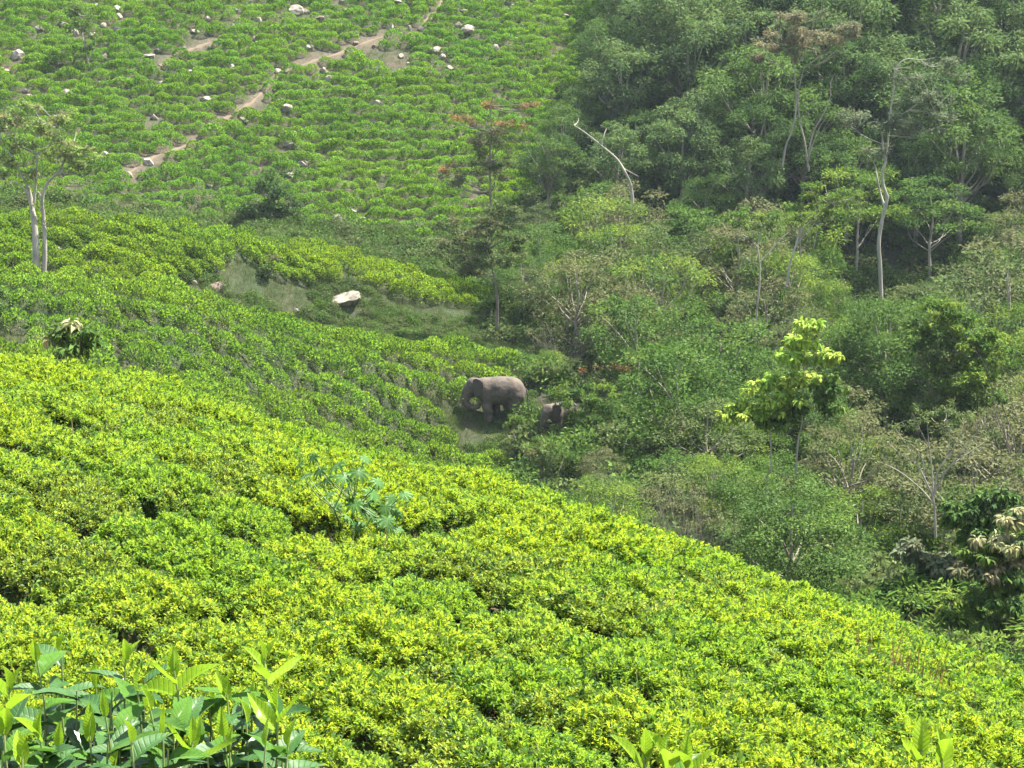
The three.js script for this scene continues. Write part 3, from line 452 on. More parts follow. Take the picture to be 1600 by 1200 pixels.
// named trees: [kind, px, distance, top pixel, label, widening]
const KEEP = [[700, 560, 842, 668, EL.d + 1.5], [825, 590, 905, 672, EL2.d + 1], [1150, 490, 1310, 700, 57], [1350, 640, 1545, 800, 53], [1340, 250, 1400, 450, 128], [890, 190, 995, 295, 126]];
{
  const r = rng(909);
  // fill, from far to near on a jittered grid
  for (let d = 212; d > 27; d -= d > 130 ? 5.8 : d > 85 ? 4.3 : 3.6) for (let x = -60 + r() * 4; x < 90; x += d > 130 ? 6.2 : d > 85 ? 4.6 : 3.8) {
    const X = x + (r() - 0.5) * 3, D = d + (r() - 0.5) * 3, y = H(X, D), [px, py] = project(X, y, D);
    if (px < forestEdge(D) || px > 1760 || py < -120) continue;
    const n = N2(X * 0.08, D * 0.08, 70) + (r() - 0.5) * 0.6; let kind, h;
    if (D > 136) { kind = n > 0.12 ? 'blue' : 'tall'; h = lerp(8, 15.5, r()) + (D > 150 ? 2 : 0); if (px < 1040) h *= 0.68; }
    else if (D > 84) { kind = n > 0.28 && D > 100 ? 'umbrella' : n > -0.02 ? 'mid' : n > -0.28 ? 'olive' : 'shrub'; h = kind === 'umbrella' ? 7 + r() * 3 : kind === 'shrub' ? 3 + r() * 1.6 : 5 + r() * 4.8; if (px < 860) h *= 0.6; }
    else { kind = n > 0.15 ? 'mid' : n > -0.15 ? 'shrub' : n > -0.32 ? 'olive' : 'shrub'; h = kind === 'shrub' ? 2.2 + r() * 1.8 : 3.6 + r() * 3.6; if (px < 1000 ) h *= 0.6; }
    const w = h * 0.45, top = project(X, y + h, D)[1], hw = w * F / D;
    if (KEEP.some(([a, b, c, e, kd]) => D < kd && px + hw > a && px - hw < c && top < e && py > b)) { if (r() < 0.9) continue; h *= 0.3; kind = 'shrub'; if (project(X, y + h, D)[1] < 676) continue; }
    if (px > 740 && px < 985 && D > EL2.d - 1 && D < EL.d + 13 && h > 2.4) { kind = 'shrub'; h = 1.6 + r() * 0.8; }
    placed.push(kind); wood(kind, { x: X, d: D, y }, h, r);
  }
  console.log('wood', placed.length, JSON.stringify(placed.reduce((a, k) => (a[k] = (a[k] || 0) + 1, a), {})));
  labelWood();
  // low growth under the trees
  const low = [];
  for (let k = 0; k < 14000; k++) { const d = 26 + r() * 175, x = -40 + r() * 110, y = H(x, d), [px] = project(x, y, d); if (px < forestEdge(d) - 15 || px > 1700) continue; if (KEEP.slice(0, 2).some(([a, b, c, e, kd]) => d < kd + 6 && d > kd - 3 && px > a - 10 && px < c + 5)) { if (r() < 0.85) continue; } low.push([x, d, 0.7 + r() * 0.8, 0.7 + r() * 0.5]); }
  const lg = [0, 1, 2].map((k) => { const q = rng(800 + k), L = new Leaves(); for (let i = 0; i < 420; i++) { const u = unit(q); u.y = Math.abs(u.y); const f = 0.55 + 0.45 * q(), p = V(u.x * f * 0.95, u.y * f * 0.95, u.z * f * 0.95), len = 0.14 + q() * 0.14; L.small(p, V(u.x, u.y * 0.3 - 0.1, u.z).add(unit(q).multiplyScalar(0.8)).normalize(), V(0, 1, 0).add(unit(q).multiplyScalar(0.7)).normalize(), len, len * 0.5, vary([PAL.mid, PAL.olive, PAL.forest][k][Math.floor(q() * 3)], q)); } return L.build(); });
  const weeds = [];
  for (let k = 0; k < 16000; k++) { const x = -70 + r() * 80, d = 104 + r() * 40, [px] = project(x, H(x, d), d); if (px < -30 || px > 800) continue; const a = pchip(COLS, K8.map((q) => q[0]), clamp(px, -400, 2000)) + 2, b = pchip(COLS, K10.map((q) => q[0]), clamp(px, -400, 2000)); if (d < a || d > b + 5 || (px < 600 && N2(x * 0.15, d * 0.15, 60) < -0.3) || r() < 0.25) continue; weeds.push([x, d, 0.5 + r() * 0.7, 0.8 + r() * 0.5]); }
  for (let k = 0; k < 90; k++) { const d = EL.d - 4 + r() * 6, px = 690 + r() * 150, q = standAt(px, d); if (d > EL.d - 1.6 && d < EL.d + 1.5 && px > 715 && px < 815) continue; weeds.push([q.x, d, 0.25 + r() * 0.3, 0.9]); }
  for (let k = 0; k < 9000; k++) { const d = 86 + r() * 26, px = r() * 800, q = standAt(px, d); if (d < pchip(COLS, K5.map((c) => c[0]), px) + 1.5 || d > pchip(COLS, K8.map((c) => c[0]), px) || N2(q.x * 0.25, d * 0.25, 64) < -0.12 || byRock(q.x, d)) continue; weeds.push([q.x, d, 0.22 + r() * 0.4, 0.7 + r() * 0.5]); }
  scatter('gully_weeds', 'rank green weeds in the folds between spur, terrace and back hill', 'weeds', lg, M.tree, weeds);
  scatter('undergrowth', 'tangled low green undergrowth covering the floor of the gully wood', 'undergrowth', lg, M.tree, low);
  console.log('undergrowth', low.length);
}

// ------------------------------------------------------------------ elephants
function elephantBody(pose) {
  const size = 104, S = 2.3, mc = new MarchingCubes(size, new THREE.MeshBasicMaterial(), false, false, 120000), half = size / 2;
  const caps = pose.map(([a, b, ra, rb]) => ({ a: V(...a), b: V(...b), ra, rb }));
  const cx = -0.05, cy = 1.15, cz = 0, p = V(0, 0, 0), ba = V(0, 0, 0), k = 0.16;
  for (const c of caps) { c.ba = c.b.clone().sub(c.a); c.l2 = c.ba.lengthSq(); }
  for (let z = 0; z < size; z++) for (let y = 0; y < size; y++) for (let x = 0; x < size; x++) {
    p.set((x - half) / half * S + cx, (y - half) / half * S + cy, (z - half) / half * S + cz);
    let d = 9;
    if (Math.abs(p.z) < 1.1) for (const c of caps) {
      ba.copy(p).sub(c.a); const t = clamp(ba.dot(c.ba) / c.l2, 0, 1), q = Math.hypot(ba.x - c.ba.x * t, ba.y - c.ba.y * t, ba.z - c.ba.z * t) - lerp(c.ra, c.rb, t);
      const h = Math.max(k - Math.abs(d - q), 0) / k; d = Math.min(d, q) - h * h * k * 0.25;
    }
    if (Math.abs(d) < 0.12) d += 0.012 * noise3.noise(p.x * 9, p.y * 14, p.z * 9) + 0.018 * noise3.noise(p.x * 4, p.y * 4, p.z * 4);
    mc.field[x + y * size + z * size * size] = -d;
  }
  mc.isolation = 0; mc.update();
  const n = mc.count, pos = new Float32Array(n * 3), nor = mc.normalArray.slice(0, n * 3), col = new Float32Array(n * 3);
  for (let i = 0; i < n; i++) {
    const x = mc.positionArray[i * 3] * S + cx, y = mc.positionArray[i * 3 + 1] * S + cy, z = mc.positionArray[i * 3 + 2] * S + cz; pos.set([x, y, z], i * 3);
    const m = noise3.noise(x * 2.2, y * 2.2, z * 2.2) * 0.65 + noise3.noise(x * 6, y * 7, z * 6) * 0.5 + noise3.noise(x * 18, y * 11, z * 18) * 0.5, dust = clamp(0.5 + m, 0, 1);
    const c = mixc([0.038, 0.03, 0.022], [0.1, 0.074, 0.054], dust); col.set(c, i * 3);
  }
  const g = new THREE.BufferGeometry(); g.setAttribute('position', new THREE.BufferAttribute(pos, 3)); g.setAttribute('normal', new THREE.BufferAttribute(nor, 3)); g.setAttribute('color', new THREE.BufferAttribute(col, 3)); return g;
}
const POSE = [
  // barrel: shoulders, back, rump and hanging belly
  [[-0.5, 1.66, 0], [0.3, 1.6, 0], 0.62, 0.7], [[0.3, 1.6, 0], [1.0, 1.58, 0], 0.7, 0.68], [[0.1, 1.42, 0], [0.85, 1.36, 0], 0.62, 0.62], [[-0.5, 1.86, 0], [0.9, 1.92, 0], 0.4, 0.4],
  [[1.0, 1.62, 0], [1.25, 1.35, 0], 0.6, 0.5],
  // neck and head
  [[-0.55, 1.75, 0], [-1.1, 1.78, 0], 0.5, 0.4], [[-1.1, 1.86, 0], [-1.24, 1.7, 0], 0.43, 0.4], [[-1.18, 2.02, 0.13], [-1.14, 2.0, 0.13], 0.2, 0.2], [[-1.18, 2.02, -0.13], [-1.14, 2.0, -0.13], 0.2, 0.2],
  [[-1.22, 1.72, 0], [-1.46, 1.46, 0], 0.34, 0.25], [[-1.15, 1.5, 0], [-1.3, 1.36, 0], 0.22, 0.16], [[-1.42, 1.44, 0.12], [-1.5, 1.3, 0.14], 0.12, 0.08], [[-1.42, 1.44, -0.12], [-1.5, 1.3, -0.14], 0.12, 0.08],
  // trunk: down the face, then curled back below the chin
  [[-1.46, 1.5, 0], [-1.6, 1.2, 0], 0.24, 0.19], [[-1.6, 1.2, 0], [-1.58, 0.93, 0], 0.19, 0.155], [[-1.58, 0.93, 0], [-1.38, 0.72, 0.02], 0.155, 0.13], [[-1.38, 0.72, 0.02], [-1.1, 0.64, 0.04], 0.13, 0.11], [[-1.1, 0.64, 0.04], [-0.86, 0.72, 0.06], 0.11, 0.09], [[-0.86, 0.72, 0.06], [-0.78, 0.86, 0.07], 0.09, 0.075],
  // near fore leg, far fore leg stepping back, hind legs
  [[-0.5, 1.5, 0.32], [-0.4, 0.75, 0.36], 0.36, 0.25], [[-0.4, 0.75, 0.36], [-0.32, 0.1, 0.36], 0.235, 0.2], [[-0.3, 0.1, 0.36], [-0.33, 0.05, 0.36], 0.21, 0.21],
  [[-0.4, 1.4, -0.3], [0.1, 0.72, -0.34], 0.32, 0.21], [[0.1, 0.72, -0.34], [0.22, 0.08, -0.34], 0.2, 0.19],
  [[1.15, 1.3, 0.3], [1.05, 0.75, 0.34], 0.42, 0.27], [[1.05, 0.75, 0.34], [1.22, 0.42, 0.34], 0.25, 0.19], [[1.22, 0.42, 0.34], [1.2, 0.06, 0.34], 0.19, 0.2],
  [[1.1, 1.3, -0.3], [0.78, 0.72, -0.34], 0.42, 0.26], [[0.78, 0.72, -0.34], [0.9, 0.4, -0.34], 0.24, 0.19], [[0.9, 0.4, -0.34], [0.84, 0.06, -0.34], 0.19, 0.2],
];
{
  const skin = new THREE.MeshStandardMaterial({ vertexColors: true, roughness: 0.9 }), S = 256, bm = new Uint8Array(S * S * 4);
  const geo = elephantBody(POSE);
  const ivory = new THREE.MeshStandardMaterial({ color: new THREE.Color(0.36, 0.31, 0.22), roughness: 0.5 }), eyeM = new THREE.MeshStandardMaterial({ color: new THREE.Color(0.02, 0.015, 0.01), roughness: 0.2 }), tuftM = new THREE.MeshStandardMaterial({ color: new THREE.Color(0.03, 0.026, 0.022), roughness: 1 });
  const earSkin = new THREE.MeshStandardMaterial({ color: new THREE.Color(0.055, 0.043, 0.035), roughness: 0.92, side: THREE.DoubleSide });
  function earGeo(side) {        // a hanging flap: rounded top, pointed lower lobe, rim rolled forward
    const outline = [[0.02, 0.3], [0.16, 0.36], [0.32, 0.32], [0.44, 0.2], [0.47, 0.02], [0.42, -0.16], [0.32, -0.34], [0.2, -0.46], [0.11, -0.44], [0.06, -0.28], [0.02, -0.05]], pos = [], idx = [], rings = 6, n = outline.length;
    const cx = 0.06, cy = 0.05;
    for (const back of [0, 1]) for (let q = 0; q <= rings; q++) for (let k = 0; k < n; k++) { const t = q / rings, x = lerp(cx, outline[k][0], t), y = lerp(cy, outline[k][1], t), out = 0.05 + 0.3 * x - 0.35 * x * x + 0.03 * Math.sin(x * 18 + y * 9) * t; pos.push(x, y, side * (out + (back ? -0.025 * (1 - t * 0.6) : 0))); }
    for (const back of [0, 1]) for (let q = 0; q < rings; q++) for (let k = 0; k < n; k++) { const b = back * (rings + 1) * n, a = b + q * n + k, c = b + q * n + (k + 1) % n; idx.push(a, c, a + n, c, c + n, a + n); }
    for (let k = 0; k < n; k++) { const a = rings * n + k, c = rings * n + (k + 1) % n, o2 = (rings + 1) * n; idx.push(a, c, a + o2, c, c + o2, a + o2); }
    const g = new THREE.BufferGeometry(); g.setAttribute('position', new THREE.Float32BufferAttribute(pos, 3)); g.setIndex(idx); g.computeVertexNormals(); return g;
  }
  const e = thing('elephant', 'grey brown elephant walking left out of the tea with trunk curled under', 'elephant');
  part('body', geo, skin, e);
  for (const s of [1, -1]) {
    const ear = part('ear', earGeo(s), earSkin, e); ear.position.set(-1.17, 1.86, s * 0.4); ear.rotation.y = s * -0.5; ear.scale.set(1.5, 1.3, 1.15);
    part('tusk', tubeGeo(tube([V(-1.46, 1.38, s * 0.15), V(-1.56, 1.26, s * 0.19), V(-1.68, 1.18, s * 0.22), V(-1.78, 1.15, s * 0.23)], [0.04, 0.036, 0.028, 0.008], 8)), ivory, e);
    const eye = part('eye', new THREE.SphereGeometry(0.035, 12, 8), eyeM, e); eye.position.set(-1.385, 1.73, s * 0.285);
  }
  part('tail', tubeGeo(tube([V(1.55, 1.78, 0), V(1.76, 1.6, 0.03), V(1.84, 1.3, 0.05), V(1.82, 0.98, 0.06), V(1.79, 0.8, 0.06)], [0.07, 0.05, 0.035, 0.025, 0.02], 7)), earSkin, e);
  const tt = new Leaves(), r = rng(4); for (let k = 0; k < 26; k++) tt.small(V(1.79, 0.84, 0.06), V((r() - 0.5) * 0.4, -1, (r() - 0.5) * 0.4).normalize(), unit(r), 0.3, 0.02, [0.02, 0.018, 0.015]);
  part('tail_tuft', tt.build(), tuftM, e);
  const g = EL;
  e.position.set(g.x, g.y - 0.03, -g.d); e.rotation.y = 0.06; e.scale.setScalar(g.d / 85);
  console.log('elephant at', g.d);
  const e2 = copyOf(e, 'dark elephant mostly hidden by a leafy shrub with only its face and tusk showing', 'elephant'), g2 = EL2;
  e2.position.set(g2.x, g2.y - 0.1, -g2.d); e2.rotation.y = 0.75; e2.scale.setScalar(g2.d / 85 * 0.76);
  console.log('second elephant at', g2.d);
}

// ------------------------------------------------------------------ trees and shrubs that stand out
function spline(p, per = 4) { const c = new THREE.CatmullRomCurve3(p, false, 'centripetal'); return c.getPoints(Math.max(4, (p.length - 1) * per)); }
// stems: [[[px, py] ...], start radius px, end radius px]; blobs: [px, py, half width px, half height px, palette, density]
function special(name, label, category, base, o) {
  const g = o.at || hit(base[0], base[1], o.dmin || 60, 0.02), d = o.d || g.d, r = rng(o.seed), gy = H(g.x, d);
  const root = thing(name, label, category), org = V(g.x, gy - 0.05, -d); root.position.copy(org);
  const m = d / F, wood = { p: [], i: [] };
  const at = (px, py, dz) => along(px, py, d + dz).sub(org);
  for (const [pts, r0, r1] of o.stems || []) {
    const dz0 = (r() - 0.5) * 8 * m * 6, P = pts.map(([a, b], k) => at(a, b, k ? (r() - 0.5) * 10 * m + dz0 * k / pts.length : 0)), q = spline(P);
    tube(q, q.map((_, k) => lerp(r0, r1, k / (q.length - 1)) * m * 0.6 * (1 + 0.12 * N2(k * 0.9, r0, o.seed))), 8, wood);
  }
  if (o.root) { const P = at(o.root[0], o.root[1], 0); tube(spline([V(0, 0, 0), P.clone().multiplyScalar(0.5).add(V(0.06, 0, 0.05)), P]), Array(9).fill(0).map((_, k) => (o.rootR || 3) * m * (1.3 - k * 0.08)), 7, wood); }
  const L = new Leaves(), blobs = (o.blobs || []).map(([px, py, rx, ry, pal, dens]) => ({ c: at(px, py, (r() - 0.5) * Math.min(rx, 60) * m * (o.depth ?? 0.9)), rx: rx * m, ry: ry * m, pal: PAL[pal || o.pal], dens: dens || 1 }));
  const stemsTop = (o.stems || []).map(([pts]) => pts.map(([a, b]) => at(a, b, 0))).flat();
  for (const b of blobs) {
    const twigs = o.twigs ?? 3;
    for (let k = 0; k < twigs; k++) { const t = b.c.clone().add(V((r() - 0.5) * b.rx * 1.6, (r() - 0.3) * b.ry * 1.6, (r() - 0.5) * b.rx * 1.4)); let f = V(0, 0, 0), bd = 1e9; for (const q of stemsTop) { const e = q.distanceTo(t) + Math.max(0, q.y - t.y) * 2; if (e < bd) { bd = e; f = q; } } if (!stemsTop.length) f = V(b.c.x * 0.4, b.c.y * 0.35, b.c.z * 0.4); const rr = (o.twig || 1) * m; tube(branchPath(f, t, r, 0.14, 4), [rr, rr * 0.85, rr * 0.65, rr * 0.5, rr * 0.25], 5, wood); }
    const sub = Math.max(2, Math.round(b.rx * b.ry / ((o.sub || 6.5) * m * 8 * m))), rc = Math.sqrt(b.rx * b.ry / sub) * 1.15;
    for (let k = 0; k < sub; k++) {
      const u = unit(r), f = Math.cbrt(r()), c = V(b.c.x + u.x * b.rx * f, b.c.y + u.y * b.ry * f, b.c.z + u.z * b.rx * 0.8 * f), tone = r(), pc = b.pal[tone < 0.35 ? 0 : tone < 0.75 ? 1 : 2], n = Math.round((o.per || 60) * b.dens * 1.5);
      for (let q = 0; q < n; q++) {
        const v = unit(r), w = Math.pow(r(), 0.5), p = V(c.x + v.x * rc * w, c.y + v.y * rc * w * 0.6, c.z + v.z * rc * w), len = o.leaf * (0.65 + r() * 0.7);
        const dir = V(v.x, v.y * 0.4 - (o.droop ?? 0.25), v.z).add(unit(r).multiplyScalar(0.7)).normalize(), nu = V(v.x * 0.4, 1, v.z * 0.4).add(unit(r).multiplyScalar(0.7)).normalize(), col = vary(r() < 0.15 ? b.pal[Math.floor(r() * 3)] : pc, r, 0.22);
        if (o.fine) L.blade(p, dir, nu, len, len * (o.aspect || 0.42), col, 0.3); else L.small(p, dir, nu, len, len * (o.aspect || 0.5), col);
      }
    }
  }
  if (wood.p.length) part(o.stems ? 'trunk' : 'branches', tubeGeo(wood), o.bark || M.bark, root);
  if (L.n) part('crown', L.build(), o.mat || M.tree, root);
  return root;
}
PAL.sparse = [[0.14, 0.21, 0.05], [0.19, 0.26, 0.06], [0.16, 0.155, 0.065]]; PAL.grey = [[0.08, 0.11, 0.055], [0.11, 0.14, 0.07], [0.13, 0.145, 0.075]]; PAL.tan = [[0.09, 0.11, 0.05], [0.14, 0.14, 0.07], [0.2, 0.17, 0.09]]; PAL.orange = [[0.42, 0.17, 0.06], [0.3, 0.15, 0.06], [0.16, 0.13, 0.05]];
special('twisted_tree', 'pale twin stemmed tree with sparse yellow-green crown at the left edge', 'tree', [62, 428], { seed: 1, dmin: 70, bark: M.paleBark, pal: 'sparse', leaf: 0.2, per: 38, twigs: 4, twig: 0.9,
  stems: [[[[57, 428], [56, 390], [54, 350], [49, 318], [46, 300], [38, 280], [28, 262]], 10.50, 2.08], [[[69, 428], [70, 380], [68, 340], [66, 312], [74, 286], [92, 268], [103, 245], [112, 226]], 6.55, 1.46], [[[53, 340], [45, 312], [40, 298], [24, 284]], 3.53, 1.25], [[[53, 318], [56, 286], [57, 256], [58, 240], [70, 234], [82, 220], [90, 200]], 3.43, 1.04], [[[58, 241], [46, 234], [30, 228]], 2.62, 1.04], [[[67, 350], [74, 352], [78, 345]], 2.02, 0.94], [[[62, 330], [68, 316], [60, 300], [68, 314]], 2.02, 1.04], [[[0, 226], [14, 238], [24, 248]], 1.61, 1.04]],
  blobs: [[18, 185, 36, 18], [68, 196, 40, 18], [108, 222, 36, 20], [130, 250, 26, 15], [24, 225, 32, 14], [84, 246, 28, 12], [8, 262, 26, 14], [44, 272, 22, 9], [100, 182, 22, 14], [110, 265, 26, 12], [40, 165, 30, 10]] });
special('hill_tree', 'small dark crowned tree with pale crooked stem high on the back hill', 'tree', [139, 108], { seed: 2, dmin: 122, bark: M.greyBark, pal: 'forest', leaf: 0.26, per: 50, stems: [[[[139, 108], [137, 92], [132, 72], [128, 46], [126, 25]], 2.6, 1], [[[138, 96], [146, 80], [150, 70]], 1.3, 0.7]], blobs: [[127, 22, 22, 17], [120, 44, 15, 10], [138, 54, 12, 9], [114, 14, 14, 9], [140, 30, 12, 9], [136, 75, 10, 5]] });
special('dark_shrub_tree', 'large dark rounded shrub tree at the foot of the back hill tea', 'tree', [430, 352], { seed: 3, dmin: 100, pal: 'deep', leaf: 0.26, per: 62, blobs: [[425, 303, 44, 24], [396, 328, 32, 18], [456, 330, 30, 18], [424, 276, 28, 12], [430, 338, 48, 14]], twigs: 3 });
special('dark_shrub', 'small dark shrub beside pale boulders right of the large dark shrub tree', 'shrub', [508, 368], { seed: 4, dmin: 100, pal: 'deep', leaf: 0.22, per: 55, blobs: [[504, 348, 15, 11], [517, 360, 15, 10], [494, 356, 12, 9]], twigs: 2 });
special('round_shrub', 'small round dark green shrub below the end of the footpath', 'shrub', [242, 320], { seed: 5, dmin: 100, pal: 'forest', leaf: 0.22, per: 60, blobs: [[242, 304, 13, 11], [240, 313, 12, 7]], twigs: 2 });
special('weedy_shrub', 'loose grassy green shrub between the dark shrub tree and the round shrub', 'shrub', [312, 330], { seed: 6, dmin: 100, pal: 'mid', leaf: 0.2, per: 36, blobs: [[310, 310, 18, 14], [330, 318, 14, 8], [185, 300, 20, 14]], twigs: 3 });
special('rust_tree', 'tall sparse tree with rust brown tiered branches at the edge of the wood', 'tree', [768, 350], { seed: 7, d: 121, pal: 'rust', leaf: 0.17, per: 80, stems: [[[[768, 350], [766, 300], [765, 250], [768, 205], [766, 165]], 4, 1.2]], blobs: [[765, 163, 20, 11, 'rust'], [732, 186, 28, 8, 'rust'], [804, 190, 30, 8, 'rust'], [770, 203, 36, 10, 'tan'], [765, 232, 26, 16, 'olive'], [694, 262, 28, 7, 'rust'], [720, 281, 26, 9, 'tan'], [822, 166, 18, 6, 'rust'], [762, 270, 34, 18, 'brown'], [790, 216, 24, 8, 'tan'], [740, 215, 20, 7, 'tan'], [800, 255, 26, 12, 'olive']] });
special('olive_brown_tree', 'olive brown crowned tree below the rust coloured tree', 'tree', [776, 512], { seed: 8, d: 106, pal: 'brown', leaf: 0.2, per: 60, stems: [[[[776, 515], [777, 470], [772, 432], [760, 390]], 4.5, 2]], blobs: [[742, 356, 48, 22], [775, 330, 34, 16, 'olive'], [716, 388, 38, 18], [772, 398, 46, 24, 'olive'], [742, 424, 32, 13], [800, 365, 30, 18, 'olive']] });
special('leaning_trunk', 'bare pale trunk leaning left out of the wood edge', 'tree', [986, 310], { seed: 9, d: 127, bark: M.paleBark, pal: 'forest', leaf: 0.24, per: 30, stems: [[[[989, 330], [986, 292], [977, 270], [965, 250], [940, 228], [915, 208], [897, 196]], 4.4, 1.5], [[[940, 228], [943, 213], [948, 200]], 1.8, 0.9], [[[972, 262], [983, 268], [998, 276]], 1.6, 0.8]], blobs: [[896, 188, 22, 8], [950, 195, 16, 7]], twigs: 2 });
special('tall_pale_tree', 'tallest pale forked trunk in the wood with feathery grey-green crown', 'tree', [1377, 452], { seed: 10, d: 122, bark: M.paleBark, pal: 'grey', leaf: 0.26, per: 30, twig: 0.9,
  stems: [[[[1377, 470], [1375, 415], [1373, 380], [1378, 345], [1384, 320], [1386, 308], [1380, 290], [1379, 268], [1384, 252]], 5.4, 3.6], [[[1382, 322], [1375, 300], [1371, 280], [1368, 260]], 3.2, 1.8], [[[1384, 254], [1380, 232], [1378, 208], [1371, 188]], 3, 1.4], [[[1384, 252], [1388, 212], [1392, 170], [1397, 140], [1399, 109], [1414, 93], [1438, 94]], 3, 1.3], [[[1399, 110], [1394, 102], [1390, 94]], 1.5, 0.8], [[[1379, 225], [1352, 214], [1330, 198]], 1.6, 0.8], [[[1390, 190], [1420, 172], [1450, 150]], 1.6, 0.8]],
  blobs: [[1352, 194, 42, 15], [1402, 190, 38, 14], [1442, 150, 46, 24], [1480, 112, 38, 20], [1328, 180, 32, 13], [1420, 122, 28, 13], [1470, 180, 32, 14], [1360, 235, 34, 12], [1440, 205, 36, 14]] });
special('forked_pale_tree', 'slim pale forked tree under a flat yellow-green crown mid wood', 'tree', [1181, 530], { seed: 11, d: 99, bark: M.paleBark, pal: 'light', leaf: 0.2, per: 48, twig: 0.8, stems: [[[[1180, 545], [1183, 480], [1187, 440], [1187, 410], [1184, 382], [1190, 360], [1200, 345]], 3, 1.2], [[[1187, 410], [1206, 390], [1220, 374], [1233, 362]], 2, 0.9], [[[1184, 386], [1170, 373], [1158, 364]], 1.6, 0.8], [[[1186, 420], [1172, 408], [1160, 400]], 1.2, 0.7]], blobs: [[1180, 334, 42, 9], [1148, 345, 26, 8], [1163, 376, 24, 6, 'tan'], [1210, 338, 24, 8], [1190, 350, 30, 7, 'mid']] });
special('tilted_pale_tree', 'tilted pale stem under layered yellow-green foliage left of the tallest pale trunk', 'tree', [1232, 430], { seed: 12, d: 103, bark: M.paleBark, pal: 'light', leaf: 0.2, per: 48, twig: 0.9, stems: [[[[1228, 450], [1236, 405], [1243, 385], [1250, 365], [1266, 345]], 3.2, 1.6], [[[1244, 384], [1256, 368], [1272, 350]], 2.4, 1], [[[1266, 345], [1280, 330], [1300, 318]], 1.6, 0.8]], blobs: [[1290, 306, 46, 10], [1312, 328, 38, 9], [1252, 318, 30, 9, 'mid'], [1330, 298, 24, 7], [1285, 340, 36, 9, 'olive'], [1275, 290, 30, 7]] });
special('fan_tree', 'tall many stemmed tree with fanned grey limbs and tan tipped crown', 'tree', [1245, 268], { seed: 13, d: 136, bark: M.greyBark, pal: 'tan', leaf: 0.34, aspect: 0.36, per: 52, droop: 0.5, twig: 1, stems: [[[[1222, 262], [1228, 228], [1238, 203], [1244, 170], [1243, 140], [1240, 100], [1226, 70]], 2.8, 1.3], [[[1264, 268], [1257, 220], [1250, 190], [1247, 150], [1255, 110]], 2.6, 1.2], [[[1262, 260], [1266, 225], [1272, 204], [1286, 180], [1298, 150]], 2.2, 1], [[[1243, 132], [1230, 116], [1212, 98]], 1.4, 0.8], [[[1262, 250], [1280, 200], [1290, 185]], 1.4, 0.7]], blobs: [[1230, 50, 52, 14], [1290, 60, 52, 14], [1200, 70, 32, 10], [1266, 80, 34, 9], [1322, 48, 30, 14], [1240, 24, 48, 12], [1184, 86, 20, 7], [1290, 105, 30, 8, 'forest']] });
PAL.ylight = [[0.2, 0.29, 0.035], [0.28, 0.36, 0.05], [0.15, 0.25, 0.03]];
special('yellow_sapling', 'twin stemmed sapling with large sunlit yellow-green leaves', 'sapling', [1228, 730], { seed: 14, d: 55, bark: M.paleBark, mat: M.grass, pal: 'yellow', leaf: 0.21, aspect: 0.44, per: 32, fine: true, droop: 0.5, twigs: 2, twig: 0.8, sub: 6, stems: [[[[1205, 740], [1204, 680], [1203, 655], [1202, 632], [1195, 605]], 2.2, 1], [[[1243, 740], [1248, 682], [1253, 660], [1253, 620], [1256, 580], [1256, 520]], 2.6, 0.9]], blobs: [[1257, 508, 26, 15, 'yellow'], [1246, 532, 28, 13, 'yellow'], [1254, 560, 42, 16, 'yellow'], [1290, 552, 26, 10, 'ylight'], [1184, 600, 24, 14, 'yellow'], [1188, 638, 40, 12, 'yellow'], [1236, 596, 48, 18, 'ylight'], [1160, 644, 34, 16, 'ylight'], [1270, 632, 46, 18, 'mid'], [1215, 624, 40, 14, 'ylight'], [1300, 600, 34, 16, 'mid'], [1225, 655, 44, 12, 'mid']] });
special('bare_shrub', 'fan of bare pale branches topped by thin olive leaves', 'shrub', [1460, 830], { seed: 15, d: 51, bark: M.paleBark, pal: 'olive', leaf: 0.12, per: 22, twigs: 3, twig: 0.55, stems: [[[[1462, 840], [1458, 780], [1448, 755], [1428, 715], [1398, 668]], 3.51, 0.91], [[[1458, 778], [1456, 735], [1451, 690], [1448, 648]], 2.56, 0.78], [[[1459, 775], [1466, 735], [1490, 702], [1512, 660]], 2.56, 0.78], [[[1460, 770], [1482, 732], [1516, 706], [1542, 688]], 2.29, 0.78], [[[1457, 785], [1440, 765], [1404, 736], [1376, 722]], 2.16, 0.78], [[[1470, 745], [1496, 715], [1536, 662]], 1.76, 0.65], [[[1434, 725], [1410, 712], [1386, 690]], 1.76, 0.65], [[[1452, 700], [1436, 668], [1425, 645]], 1.35, 0.65], [[[1445, 750], [1440, 715], [1420, 690]], 1.62, 0.65], [[[1480, 715], [1484, 685], [1478, 655]], 1.35, 0.65]], blobs: [[1470, 648, 62, 9], [1418, 662, 36, 9], [1520, 650, 32, 8], [1390, 690, 30, 9], [1535, 680, 22, 8]] });
special('pale_leaf_tree', 'near tree with drooping cream tinged leaves at the right edge', 'tree', [1600, 990], { seed: 16, at: standAt(1600, 37), d: 37, pal: 'pale', leaf: 0.17, aspect: 0.4, per: 42, fine: true, droop: 0.7, twigs: 3, blobs: [[1582, 806, 30, 16, 'pale'], [1562, 848, 42, 12, 'pale'], [1594, 880, 36, 12, 'pale'], [1534, 888, 54, 10, 'tan'], [1580, 900, 40, 20, 'forest'], [1560, 935, 50, 20, 'forest'], [1620, 840, 40, 30, 'forest'], [1540, 860, 40, 16, 'mid'], [1510, 965, 50, 12, 'forest', 0.7], [1580, 970, 40, 20, 'forest']] });
